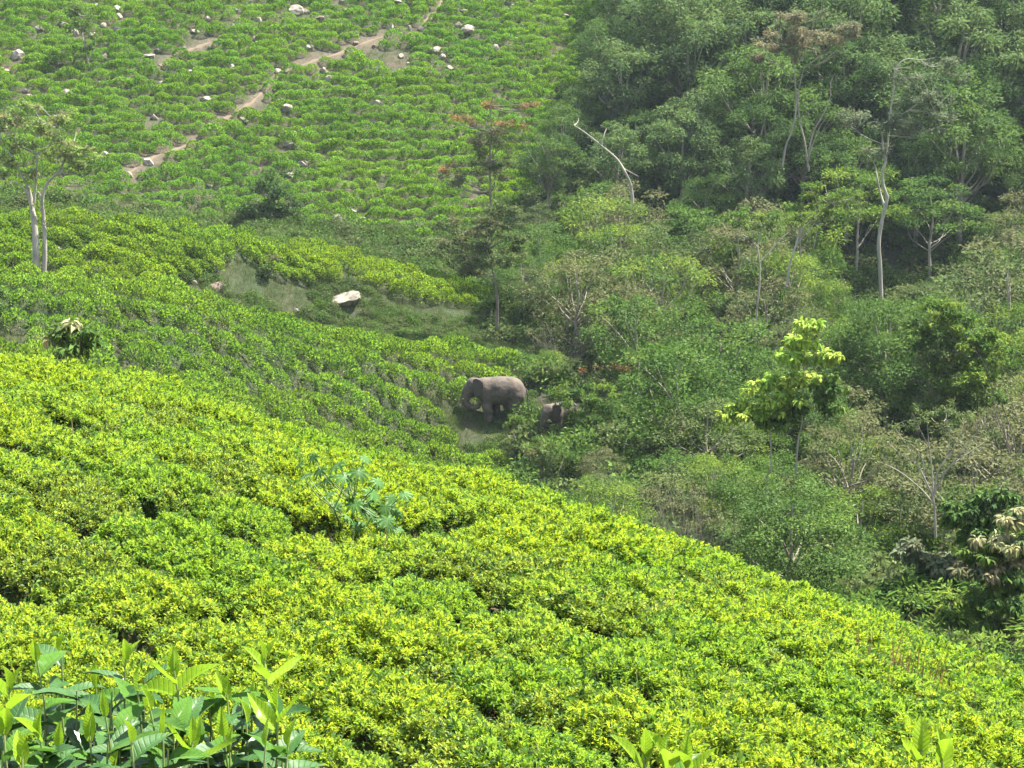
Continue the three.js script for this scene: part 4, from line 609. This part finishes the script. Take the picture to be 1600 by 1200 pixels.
special('dark_leaf_tree', 'near dark leaved bushy tree beside the cream leaved tree', 'tree', [1450, 990], { seed: 17, at: standAt(1450, 41), d: 41, pal: 'forest', leaf: 0.18, aspect: 0.45, per: 46, fine: true, droop: 0.5, twigs: 3, blobs: [[1470, 885, 44, 22, 'grey'], [1440, 915, 36, 24], [1500, 920, 46, 26], [1530, 830, 50, 28, 'deep'], [1500, 800, 30, 20, 'deep'], [1450, 950, 40, 18, 'grey'], [1400, 930, 26, 24, 'mid'], [1420, 860, 30, 18, 'grey'], [1560, 790, 40, 26, 'deep']] });
special('vine_tower', 'tall olive column of vines smothering a trunk', 'tree', [1490, 690], { seed: 18, d: 69, pal: 'olive', leaf: 0.17, per: 45, depth: 0.5, twigs: 2, blobs: [[1480, 486, 42, 26, 'light'], [1496, 520, 56, 30, 'light'], [1466, 555, 44, 34, 'olive'], [1500, 585, 60, 34, 'light'], [1546, 545, 40, 28, 'light'], [1480, 635, 56, 28, 'olive'], [1440, 520, 26, 26, 'mid'], [1530, 620, 40, 26, 'mid']] });
special('twiggy_thicket', 'grey brown leafless thicket behind the near crest of tea', 'shrub', [1070, 850], { seed: 19, at: standAt(1075, 46), d: 46, bark: M.greyBark, pal: 'brown', leaf: 0.09, per: 16, twigs: 26, twig: 0.5, blobs: [[1050, 785, 44, 24], [1090, 800, 44, 26], [1130, 815, 36, 22], [1020, 770, 28, 18], [1070, 765, 40, 16]] });
special('brown_thicket', 'dull brown twiggy thicket above and right of the walking elephant', 'shrub', [880, 585], { seed: 20, d: 101, bark: M.greyBark, pal: 'brown', leaf: 0.13, per: 34, twigs: 16, twig: 0.6, blobs: [[880, 538, 50, 22], [850, 520, 34, 16], [905, 560, 40, 18], [845, 552, 28, 16], [925, 530, 30, 16]] });
special('orange_leafed_shrub', 'shrub with dead orange leaves above the hidden elephant', 'shrub', [945, 600], { seed: 21, d: EL2.d + 5, pal: 'orange', leaf: 0.18, per: 40, twigs: 4, blobs: [[948, 574, 26, 6, 'orange', 0.6], [918, 580, 14, 4, 'orange', 0.6], [975, 576, 14, 5, 'orange', 0.5], [945, 590, 40, 9, 'olive']] });
special('screening_shrub', 'light green leafy shrub half covering the hidden elephant', 'shrub', [925, 665], { seed: 22, d: EL2.d - 2, pal: 'light', leaf: 0.17, aspect: 0.35, per: 60, droop: 0.5, twigs: 3, blobs: [[888, 612, 28, 12, 'light'], [912, 622, 44, 18, 'mid'], [935, 612, 34, 14, 'light'], [940, 640, 40, 16, 'mid'], [905, 652, 26, 10, 'mid', 0.8], [872, 670, 20, 5, 'mid', 0.8], [898, 640, 12, 10, 'mid', 0.8], [880, 606, 22, 8, 'light', 0.8]] });
special('grassy_shrub', 'grassy pale green shrub below the half hidden elephant', 'shrub', [850, 728], { seed: 23, d: EL2.d - 8, pal: 'sparse', leaf: 0.2, aspect: 0.22, per: 50, droop: -0.2, twigs: 3, blobs: [[838, 700, 32, 14], [862, 690, 32, 12, 'mid'], [880, 712, 36, 16, 'mid'], [848, 716, 34, 12, 'olive']] });
special('rush_clump', 'low bright leafy clump at the hind feet of the walking elephant', 'shrub', [812, 668], { seed: 24, d: EL.d - 3.5, pal: 'mid', leaf: 0.15, per: 50, twigs: 2, blobs: [[812, 655, 18, 8, 'light'], [796, 664, 14, 5, 'mid'], [828, 664, 16, 8, 'mid'], [806, 648, 10, 5, 'light', 0.6]] });
special('cream_flowered_shrub', 'broad leaved shrub with cream leaf tips standing behind the near crest', 'shrub', [110, 575], { seed: 25, at: standAt(108, 29.5), d: 29.5, pal: 'mid', leaf: 0.17, aspect: 0.42, per: 15, fine: true, droop: 0.4, twigs: 3, sub: 10, blobs: [[112, 506, 26, 9, 'pale', 0.7], [112, 518, 28, 12, 'mid'], [98, 532, 24, 11, 'forest'], [130, 528, 22, 10, 'mid'], [114, 545, 34, 14, 'forest'], [82, 530, 10, 6, 'pale', 0.6]] });
special('terrace_shrub', 'small dark weedy shrub in the terrace grass above the pale block', 'shrub', [418, 440], { seed: 26, dmin: 88, pal: 'forest', leaf: 0.2, per: 34, twigs: 3, blobs: [[415, 418, 14, 14], [424, 405, 12, 7, 'brown'], [418, 432, 13, 7]] });
special('edge_bush', 'dark bush cut by the left edge beside the bright tea', 'shrub', [-4, 480], { seed: 27, at: standAt(-8, 64), d: 64, pal: 'deep', leaf: 0.15, per: 60, twigs: 3, blobs: [[-6, 462, 12, 14], [-10, 480, 16, 12]] });

// ------------------------------------------------------------------ boulders
{
  const mats = [[0.36, 0.335, 0.28], [0.28, 0.26, 0.21], [0.22, 0.175, 0.14]].map((c) => new THREE.MeshStandardMaterial({ color: new THREE.Color(...c), roughness: 0.95, map: barkTexture(null, c[0] * 90, 0.5) }));
  const shapes = [0, 1, 2, 3, 4, 5].map((k) => {
    const g = new THREE.IcosahedronGeometry(1, 4), p = g.attributes.position, r = rng(700 + k), planes = Array(11).fill(0).map(() => [unit(r), 0.5 + r() * 0.3]);
    for (let i = 0; i < p.count; i++) { const v = V(p.getX(i), p.getY(i), p.getZ(i)); for (const [n, c] of planes) { const q = v.dot(n); if (q > c) v.addScaledVector(n, (c - q) * 0.97); } v.multiplyScalar(1 + 0.08 * noise3.noise(v.x * 3 + k, v.y * 3, v.z * 3) + 0.03 * noise3.noise(v.x * 9, v.y * 9, v.z * 9 + k)); p.setXYZ(i, v.x, v.y, v.z); }
    g.computeVertexNormals(); return g;
  });
  const own = { '545,469': 'largest pale flat faced block in the terrace grass', '340,446': 'brown boulder on the crest of the middle spur', '30,84': 'large white boulder near the left edge of the back hill', '462,14': 'broad pale boulder on the top tea rows above the footpath', '729,45': 'long pale rock outcrop right of the topmost footpath', '682,77': 'ragged white rock outcrop below the long outcrop', '231,251': 'pale boulder at the lower end of the footpath', '117,48': 'upright white boulder touching the small hill tree', '321,155': 'flat pale boulder left of the footpath middle', '452,224': 'rounded grey boulder in the middle of the back hill', '516,124': 'white boulder just below the footpath bend', '526,342': 'rounded boulder beside the small dark shrub', '449,168': 'grey boulder right of the footpath middle', '551,331': 'pale rock above the boulders by the small dark shrub', '163,243': 'pale tilted boulder right of the twisted tree crown', '140,376': 'thin flat pale slab in bare soil right of the twisted tree', '164,88': 'narrow upright rock right of the hill tree foot', '773,75': 'upright pale rock near the upper wood edge' };
  const r = rng(71);
  const protos = shapes.map((g) => mats.map((m) => { const o = new THREE.Mesh(g, m); o.castShadow = o.receiveShadow = true; return o; }));
  ROCKS.forEach(([px, py, w, h, tone], i) => {
    const g = rockAt[i], m = g.d / F, o = protos[i % 6][tone].clone(); o.name = numbered('boulder'); scene.add(o);
    const lb = own[px + ',' + py]; tag(o, lb || (py > 330 && py < 520 && px < 480 ? 'small pale stone lying in the soil of the terrace' : 'pale weathered boulder between the tea rows of the back hill'), 'boulder', lb ? undefined : py > 330 && px < 480 ? 'small stones of the terrace' : 'boulders of the back hill');
    o.scale.set(w * 0.6 * m, h * 0.7 * m, w * 0.54 * m); o.position.set(g.x, g.y + h * 0.16 * m, -g.d); o.rotation.set((r() - 0.5) * 0.3, r() * 6.28, (r() - 0.5) * 0.25);
    if (px === 545) { o.rotation.set(0.05, 0.1, 0.16); o.scale.set(33 * m, 15 * m, 22 * m); o.position.y += 4 * m; }
  });
}

// ------------------------------------------------------------------ castor plant in the near tea
{
  const mat = leafMat('castor leaf', 1, 0.22, 0.35), o = thing('castor_plant', 'blue-green plant with large star shaped leaves rising from the near tea', 'plant');
  const g = hit(545, 815, 9), d = g.d, org = V(g.x, g.y - 0.03, -d); o.position.copy(org); const r = rng(91);
  const leafGeo = [0, 1, 2, 3].map((k) => { const q = rng(930 + k), L = new Leaves(); for (let s = 0; s < 9; s++) { const a = (s - 4) * 0.62, len = (1 - 0.055 * Math.abs(s - 4) ** 1.2) * (0.92 + q() * 0.12); L.blade(V(0, 0, 0), V(Math.sin(a), 0.06 - 0.04 * Math.abs(s - 4), Math.cos(a)).normalize(), V(0, 1, 0), len, 0.25, vary([[0.05, 0.125, 0.024], [0.066, 0.145, 0.036], [0.036, 0.092, 0.016], [0.052, 0.12, 0.028]][k], q, 0.1, 0.05), 0.25, 0.2); } return L.build(); });
  const wood = { p: [], i: [] }, tops = [[522, 795], [552, 785], [580, 808], [540, 815]].map(([a, b], i) => along(a, b, d + (i - 1.5) * 0.25).sub(org));
  tops.forEach((t, i) => tube(spline([V((i - 1.5) * 0.06, -0.05, 0), V(t.x * 0.45, t.y * 0.6, t.z * 0.5), t]), Array(9).fill(0).map((_, k) => 0.02 - k * 0.0013), 6, wood));
  const pet = { p: [], i: [] };
  for (const [px, py, sz] of [[490, 714, 26], [528, 726, 36], [560, 738, 34], [512, 748, 30], [582, 770, 40], [602, 792, 36], [556, 786, 34], [632, 772, 26], [545, 762, 30], [598, 816, 34], [480, 742, 28], [570, 716, 24], [620, 800, 26], [540, 806, 30], [590, 828, 26], [515, 772, 26], [468, 726, 22], [575, 800, 30], [500, 735, 28], [538, 745, 32], [552, 772, 34], [590, 752, 28], [610, 778, 28], [575, 785, 32], [525, 790, 28], [605, 812, 30], [560, 820, 30], [498, 755, 26], [620, 826, 26], [585, 808, 32]]) {
    const p = along(px, py, d - 0.1 + (r() - 0.5) * 0.6).sub(org), m = part('leaf', leafGeo[Math.floor(r() * 4)], mat, o); let best = tops[0]; for (const t of tops) if (t.distanceTo(p) < best.distanceTo(p)) best = t;
    m.position.copy(p); m.scale.setScalar(sz * d / F * 0.72); const out = Math.atan2(p.x - best.x, p.z - best.z); m.rotation.set(0.5 + r() * 0.5, out * 0.5 + (r() - 0.5) * 0.9, (r() - 0.5) * 0.5, 'YXZ');
    tube(branchPath(best, p, r, 0.1, 3), [0.008, 0.007, 0.006, 0.005], 5, pet);
  }
  part('stem', tubeGeo(wood), new THREE.MeshStandardMaterial({ color: new THREE.Color(0.07, 0.1, 0.035), roughness: 0.7 }), o); part('petioles', tubeGeo(pet), new THREE.MeshStandardMaterial({ color: new THREE.Color(0.09, 0.14, 0.04), roughness: 0.7 }), o);
}

// ------------------------------------------------------------------ tea shrubs right in front of the camera, leaf by leaf
{
  function leafTexture(base, vein, seed, srgbRough) {
    const W = 256, Hh = 512, a = new Uint8Array(W * Hh * 4), b = new Uint8Array(W * Hh * 4), r = rng(seed);
    for (let j = 0; j < Hh; j++) for (let i = 0; i < W; i++) {
      const u = (i / W - 0.5) * 2, v = j / Hh, au = Math.abs(u), ph = (v - au * 0.16) * 9, fr = Math.abs(ph - Math.round(ph)), side = Math.max(0, 1 - fr / 0.06) * (1 - au * 0.7), mid = Math.max(0, 1 - au / 0.045), net = Math.max(0, N2(u * 14, v * 40, seed)) * 0.22, k = clamp(mid + side * 0.4 + net * 0.6, 0, 1), sp = 1 + 0.14 * N2(u * 3, v * 6, seed + 2) + (r() - 0.5) * 0.05;
      const o = (j * W + i) * 4; for (let c = 0; c < 3; c++) a[o + c] = clamp(255 * Math.pow(lerp(base[c], vein[c], k) * sp, 1 / 2.2), 0, 255); a[o + 3] = 255;
      const hgt = clamp(0.75 - mid * 0.5 - side * 0.45 + 0.1 * N2(u * 8, v * 20, seed + 5) - 0.3 * Math.pow(Math.max(0, 1 - fr / 0.3), 2), 0, 1) * 255; b[o] = b[o + 1] = b[o + 2] = hgt; b[o + 3] = 255;
    }
    const t = new THREE.DataTexture(a, W, Hh), t2 = new THREE.DataTexture(b, W, Hh); t.colorSpace = THREE.SRGBColorSpace; for (const q of [t, t2]) { q.magFilter = THREE.LinearFilter; q.needsUpdate = true; } return [t, t2];
  }
  const [dm, db] = leafTexture([0.02, 0.066, 0.008], [0.07, 0.14, 0.025], 5), [ym, yb] = leafTexture([0.2, 0.33, 0.012], [0.28, 0.4, 0.03], 6), [mm, mb] = leafTexture([0.06, 0.15, 0.014], [0.13, 0.23, 0.035], 7);
  const mk = (name, map, bumpMap, tr, rough, coat) => { const m = new THREE.MeshPhysicalMaterial({ map, bumpMap, bumpScale: 0.0018, roughness: rough, specularIntensity: tr ? 0.12 : 0.3, transmission: tr, thickness: 0, clearcoat: coat, clearcoatRoughness: 0.22, side: THREE.DoubleSide }); m.name = name; return m; };
  const dark = mk('mature tea leaf', dm, db, 0.0, 0.5, 0.18), young = mk('young tea leaf', ym, yb, 0.5, 1, 0.05), half = mk('half grown tea leaf', mm, mb, 0.38, 1, 0.08);
  function bigLeaf(seed, wide, fold, droop) {           // unit length blade along +z, upper face +y
    const r = rng(seed), nu = 8, nv = 16, pos = [], uv = [], idx = [], wob = r() * 6;
    for (let j = 0; j <= nv; j++) for (let i = 0; i <= nu; i++) {
      const v = j / nv, u = i / nu * 2 - 1, w = wide * Math.pow(Math.sin(Math.PI * Math.pow(v, 0.82)), 0.75) * (1 - 0.25 * v) + 0.004, ser = Math.abs(u) > 0.99 ? 1 + 0.05 * (j % 2 ? 1 : -1) : 1, au = Math.abs(u);
      pos.push(u * w * ser, fold * au * w + 0.012 * Math.sin(v * 48 - au * 8) * au * (1 - au) * 1.6 - droop * v * v + 0.02 * Math.sin(v * 5 + wob) * u + 0.015 * Math.sin(wob * 2 + v * 9) * au, v * (1 - droop * 0.25 * v)); uv.push(i / nu, v);
    }
    for (let j = 0; j < nv; j++) for (let i = 0; i < nu; i++) { const a = j * (nu + 1) + i; idx.push(a, a + nu + 1, a + 1, a + 1, a + nu + 1, a + nu + 2); }
    const g = new THREE.BufferGeometry(); g.setAttribute('position', new THREE.Float32BufferAttribute(pos, 3)); g.setAttribute('uv', new THREE.Float32BufferAttribute(uv, 2)); g.setIndex(idx); g.computeVertexNormals(); return g;
  }
  const oldG = [0, 1, 2, 3].map((k) => bigLeaf(40 + k, 0.185 + k * 0.013, 0.25 + k * 0.08, 0.12 + k * 0.1)), newG = [0, 1, 2].map((k) => bigLeaf(50 + k, 0.17 + k * 0.02, 0.5 + k * 0.15, -0.05 + k * 0.12));
  const stemM = new THREE.MeshStandardMaterial({ color: new THREE.Color(0.16, 0.2, 0.06), roughness: 0.6 }), woodM = new THREE.MeshStandardMaterial({ color: new THREE.Color(0.12, 0.09, 0.06), roughness: 0.9 });
  const r = rng(2024), q = new THREE.Quaternion(), mtx = new THREE.Matrix4();
  function leafAt(o, p, dir, nrm, len, geo, mat) { const z = dir.clone().normalize(), x = V(0, 0, 0).crossVectors(nrm, z).normalize(), y = V(0, 0, 0).crossVectors(z, x); mtx.makeBasis(x, y, z); const m = part('leaf', geo, mat, o); m.position.copy(p); m.quaternion.setFromRotationMatrix(mtx); m.scale.setScalar(len); }
  function shrub(label, basePx, d, shoots, name = 'tea_shrub', cat = 'tea shrub') {
    const o = thing(name, label, cat), g = standAt(basePx, d), org = V(g.x, g.y - 0.02, -d); o.position.copy(org);
    const wood = { p: [], i: [] };
    if (name === 'tea_shrub') shoots = shoots.concat(shoots.map(([px, py, sd], k) => [px + (r() - 0.5) * 60, Math.max(py + 45 + r() * 50, 1095), sd + (r() - 0.5) * 0.25, 9, k % 4 === 0 ? 2 : 0, r() * 6]));
    if (name === 'tea_shrub') shoots = shoots.concat(shoots.slice(0, 9).map(([px, py, sd]) => [px + (r() - 0.5) * 80, Math.max(py, 1080) + r() * 60, sd + (r() - 0.5) * 0.3, 11, 0, r() * 6]));
    for (const [px, py, sd, nOld, nNew, turn] of shoots) {
      const tip = along(px, py, sd).sub(org), base = V((r() - 0.5) * 0.12 + tip.x * 0.15, 0, (r() - 0.5) * 0.12 + tip.z * 0.15), mid = base.clone().lerp(tip, 0.5).add(V((r() - 0.5) * 0.05, -0.02, (r() - 0.5) * 0.05)), c = new THREE.CatmullRomCurve3([base, mid, tip.clone().add(V((r() - 0.5) * 0.02, -0.1, (r() - 0.5) * 0.02)), tip]), L = c.getLength();
      const split = Math.max(0.2, 1 - 0.16 / L), pts = c.getSpacedPoints(20), k0 = Math.round(split * 20);
      tube(pts.slice(0, k0 + 1), pts.slice(0, k0 + 1).map((_, k) => 0.0065 - 0.004 * k / 20), 6, wood); part('shoot_stem', tubeGeo(tube(pts.slice(k0), pts.slice(k0).map((_, k) => 0.0027 - 0.0002 * k), 6)), stemM, o);
      let an = turn; const fresh = name === 'tea_shrub' && nNew > 1 && nNew < 4 ? nNew - 1 : nNew;
      for (let k = 0; k < nOld + fresh; k++) {
        const isNew = k < fresh, back = isNew ? k * 0.014 : fresh * 0.014 + (k - fresh + 0.6) * 0.034, t = clamp(1 - back / L, 0.05, 1), p = c.getPointAt(t), ax = c.getTangentAt(t);
        an += 2.4 + (r() - 0.5) * 0.5; const open = isNew ? 0.08 + k * 0.32 : 1.0 + (k - fresh) * 0.09 + (r() - 0.5) * 0.3, ref = Math.abs(ax.y) > 0.5 ? V(1, 0, 0) : V(0, 1, 0), e1 = V(0, 0, 0).crossVectors(ax, ref).normalize(), e2 = V(0, 0, 0).crossVectors(ax, e1), rad = e1.multiplyScalar(Math.cos(an)).addScaledVector(e2, Math.sin(an));
        const dir = ax.clone().multiplyScalar(Math.cos(open)).addScaledVector(rad, Math.sin(open)), nrm = ax.clone().multiplyScalar(Math.sin(open) + 0.01).addScaledVector(rad, -Math.cos(open)).add(unit(r).multiplyScalar(0.4));
        const len = isNew ? 0.048 + k * 0.014 + r() * 0.012 : 0.078 + r() * 0.038;
        leafAt(o, p, dir, nrm, len, isNew ? newG[Math.floor(r() * 3)] : oldG[Math.floor(r() * 4)], isNew ? young : k === fresh && r() < 0.6 ? half : dark);
      }
    }
    part('stem', tubeGeo(wood), woodM, o);
  }
  shrub('tea shrub with glossy dark leaves in the lower left corner', 60, 3.0, [[14, 1075, 2.9, 9, 4, 0.4], [58, 1035, 3.2, 10, 1, 1.3], [95, 1020, 3.3, 9, 1, 2.6], [62, 1150, 2.65, 8, 3, 3.4], [6, 1140, 2.7, 8, 3, 5.1], [120, 1080, 3.05, 10, 0, 0.2], [35, 1185, 2.5, 6, 3, 1.9], [92, 1168, 2.7, 8, 2, 4.4], [-30, 1060, 3.0, 10, 2, 2.2], [70, 1095, 3.1, 11, 0, 3.1], [20, 1110, 3.2, 11, 0, 1.0]]);
  shrub('tea shrub with large vein patterned dark leaves and yellow-green shoots left of centre', 200, 3.0, [[196, 1032, 3.1, 10, 3, 0.8], [215, 1080, 2.95, 10, 2, 2.1], [272, 1048, 2.9, 9, 5, 1.2], [150, 1075, 3.1, 10, 1, 3.5], [165, 1120, 2.8, 9, 1, 4.6], [235, 1110, 2.8, 10, 1, 5.4], [205, 1160, 2.6, 8, 2, 0.3], [140, 1150, 2.75, 9, 3, 1.6], [255, 1155, 2.7, 8, 2, 2.9], [180, 1090, 3.2, 11, 0, 0.9], [285, 1110, 3.0, 10, 0, 4.0], [225, 1060, 3.3, 11, 0, 3.0]]);
  shrub('tea shrub with upright translucent shoots above one broad silver-sheened leaf', 390, 3.0, [[412, 1030, 3.05, 6, 5, 0.5], [355, 1085, 3.0, 8, 3, 2.4], [432, 1110, 2.9, 8, 4, 3.7], [300, 1160, 2.7, 8, 4, 1.1], [385, 1130, 2.9, 10, 1, 5.0], [350, 1150, 2.75, 9, 2, 4.2], [415, 1165, 2.7, 8, 1, 2.0], [330, 1110, 3.1, 10, 1, 0.1], [450, 1165, 2.8, 6, 2, 3.0], [395, 1095, 3.15, 9, 1, 1.6]]);
  shrub('young tea shoot poking up at the bottom edge right of centre', 1025, 2.5, [[1008, 1184, 2.5, 2, 3, 0.4], [1040, 1180, 2.5, 2, 3, 2.2], [1074, 1196, 2.5, 2, 3, 3.9]], 'tea_shoot', 'tea shoot');
  shrub('slim pale tea shoot rising from the bottom edge toward the right corner', 1450, 2.5, [[1440, 1172, 2.5, 1, 3, 1.4], [1472, 1182, 2.6, 1, 3, 4.6]], 'tea_shoot', 'tea shoot');
}

renderer.render(scene, camera);
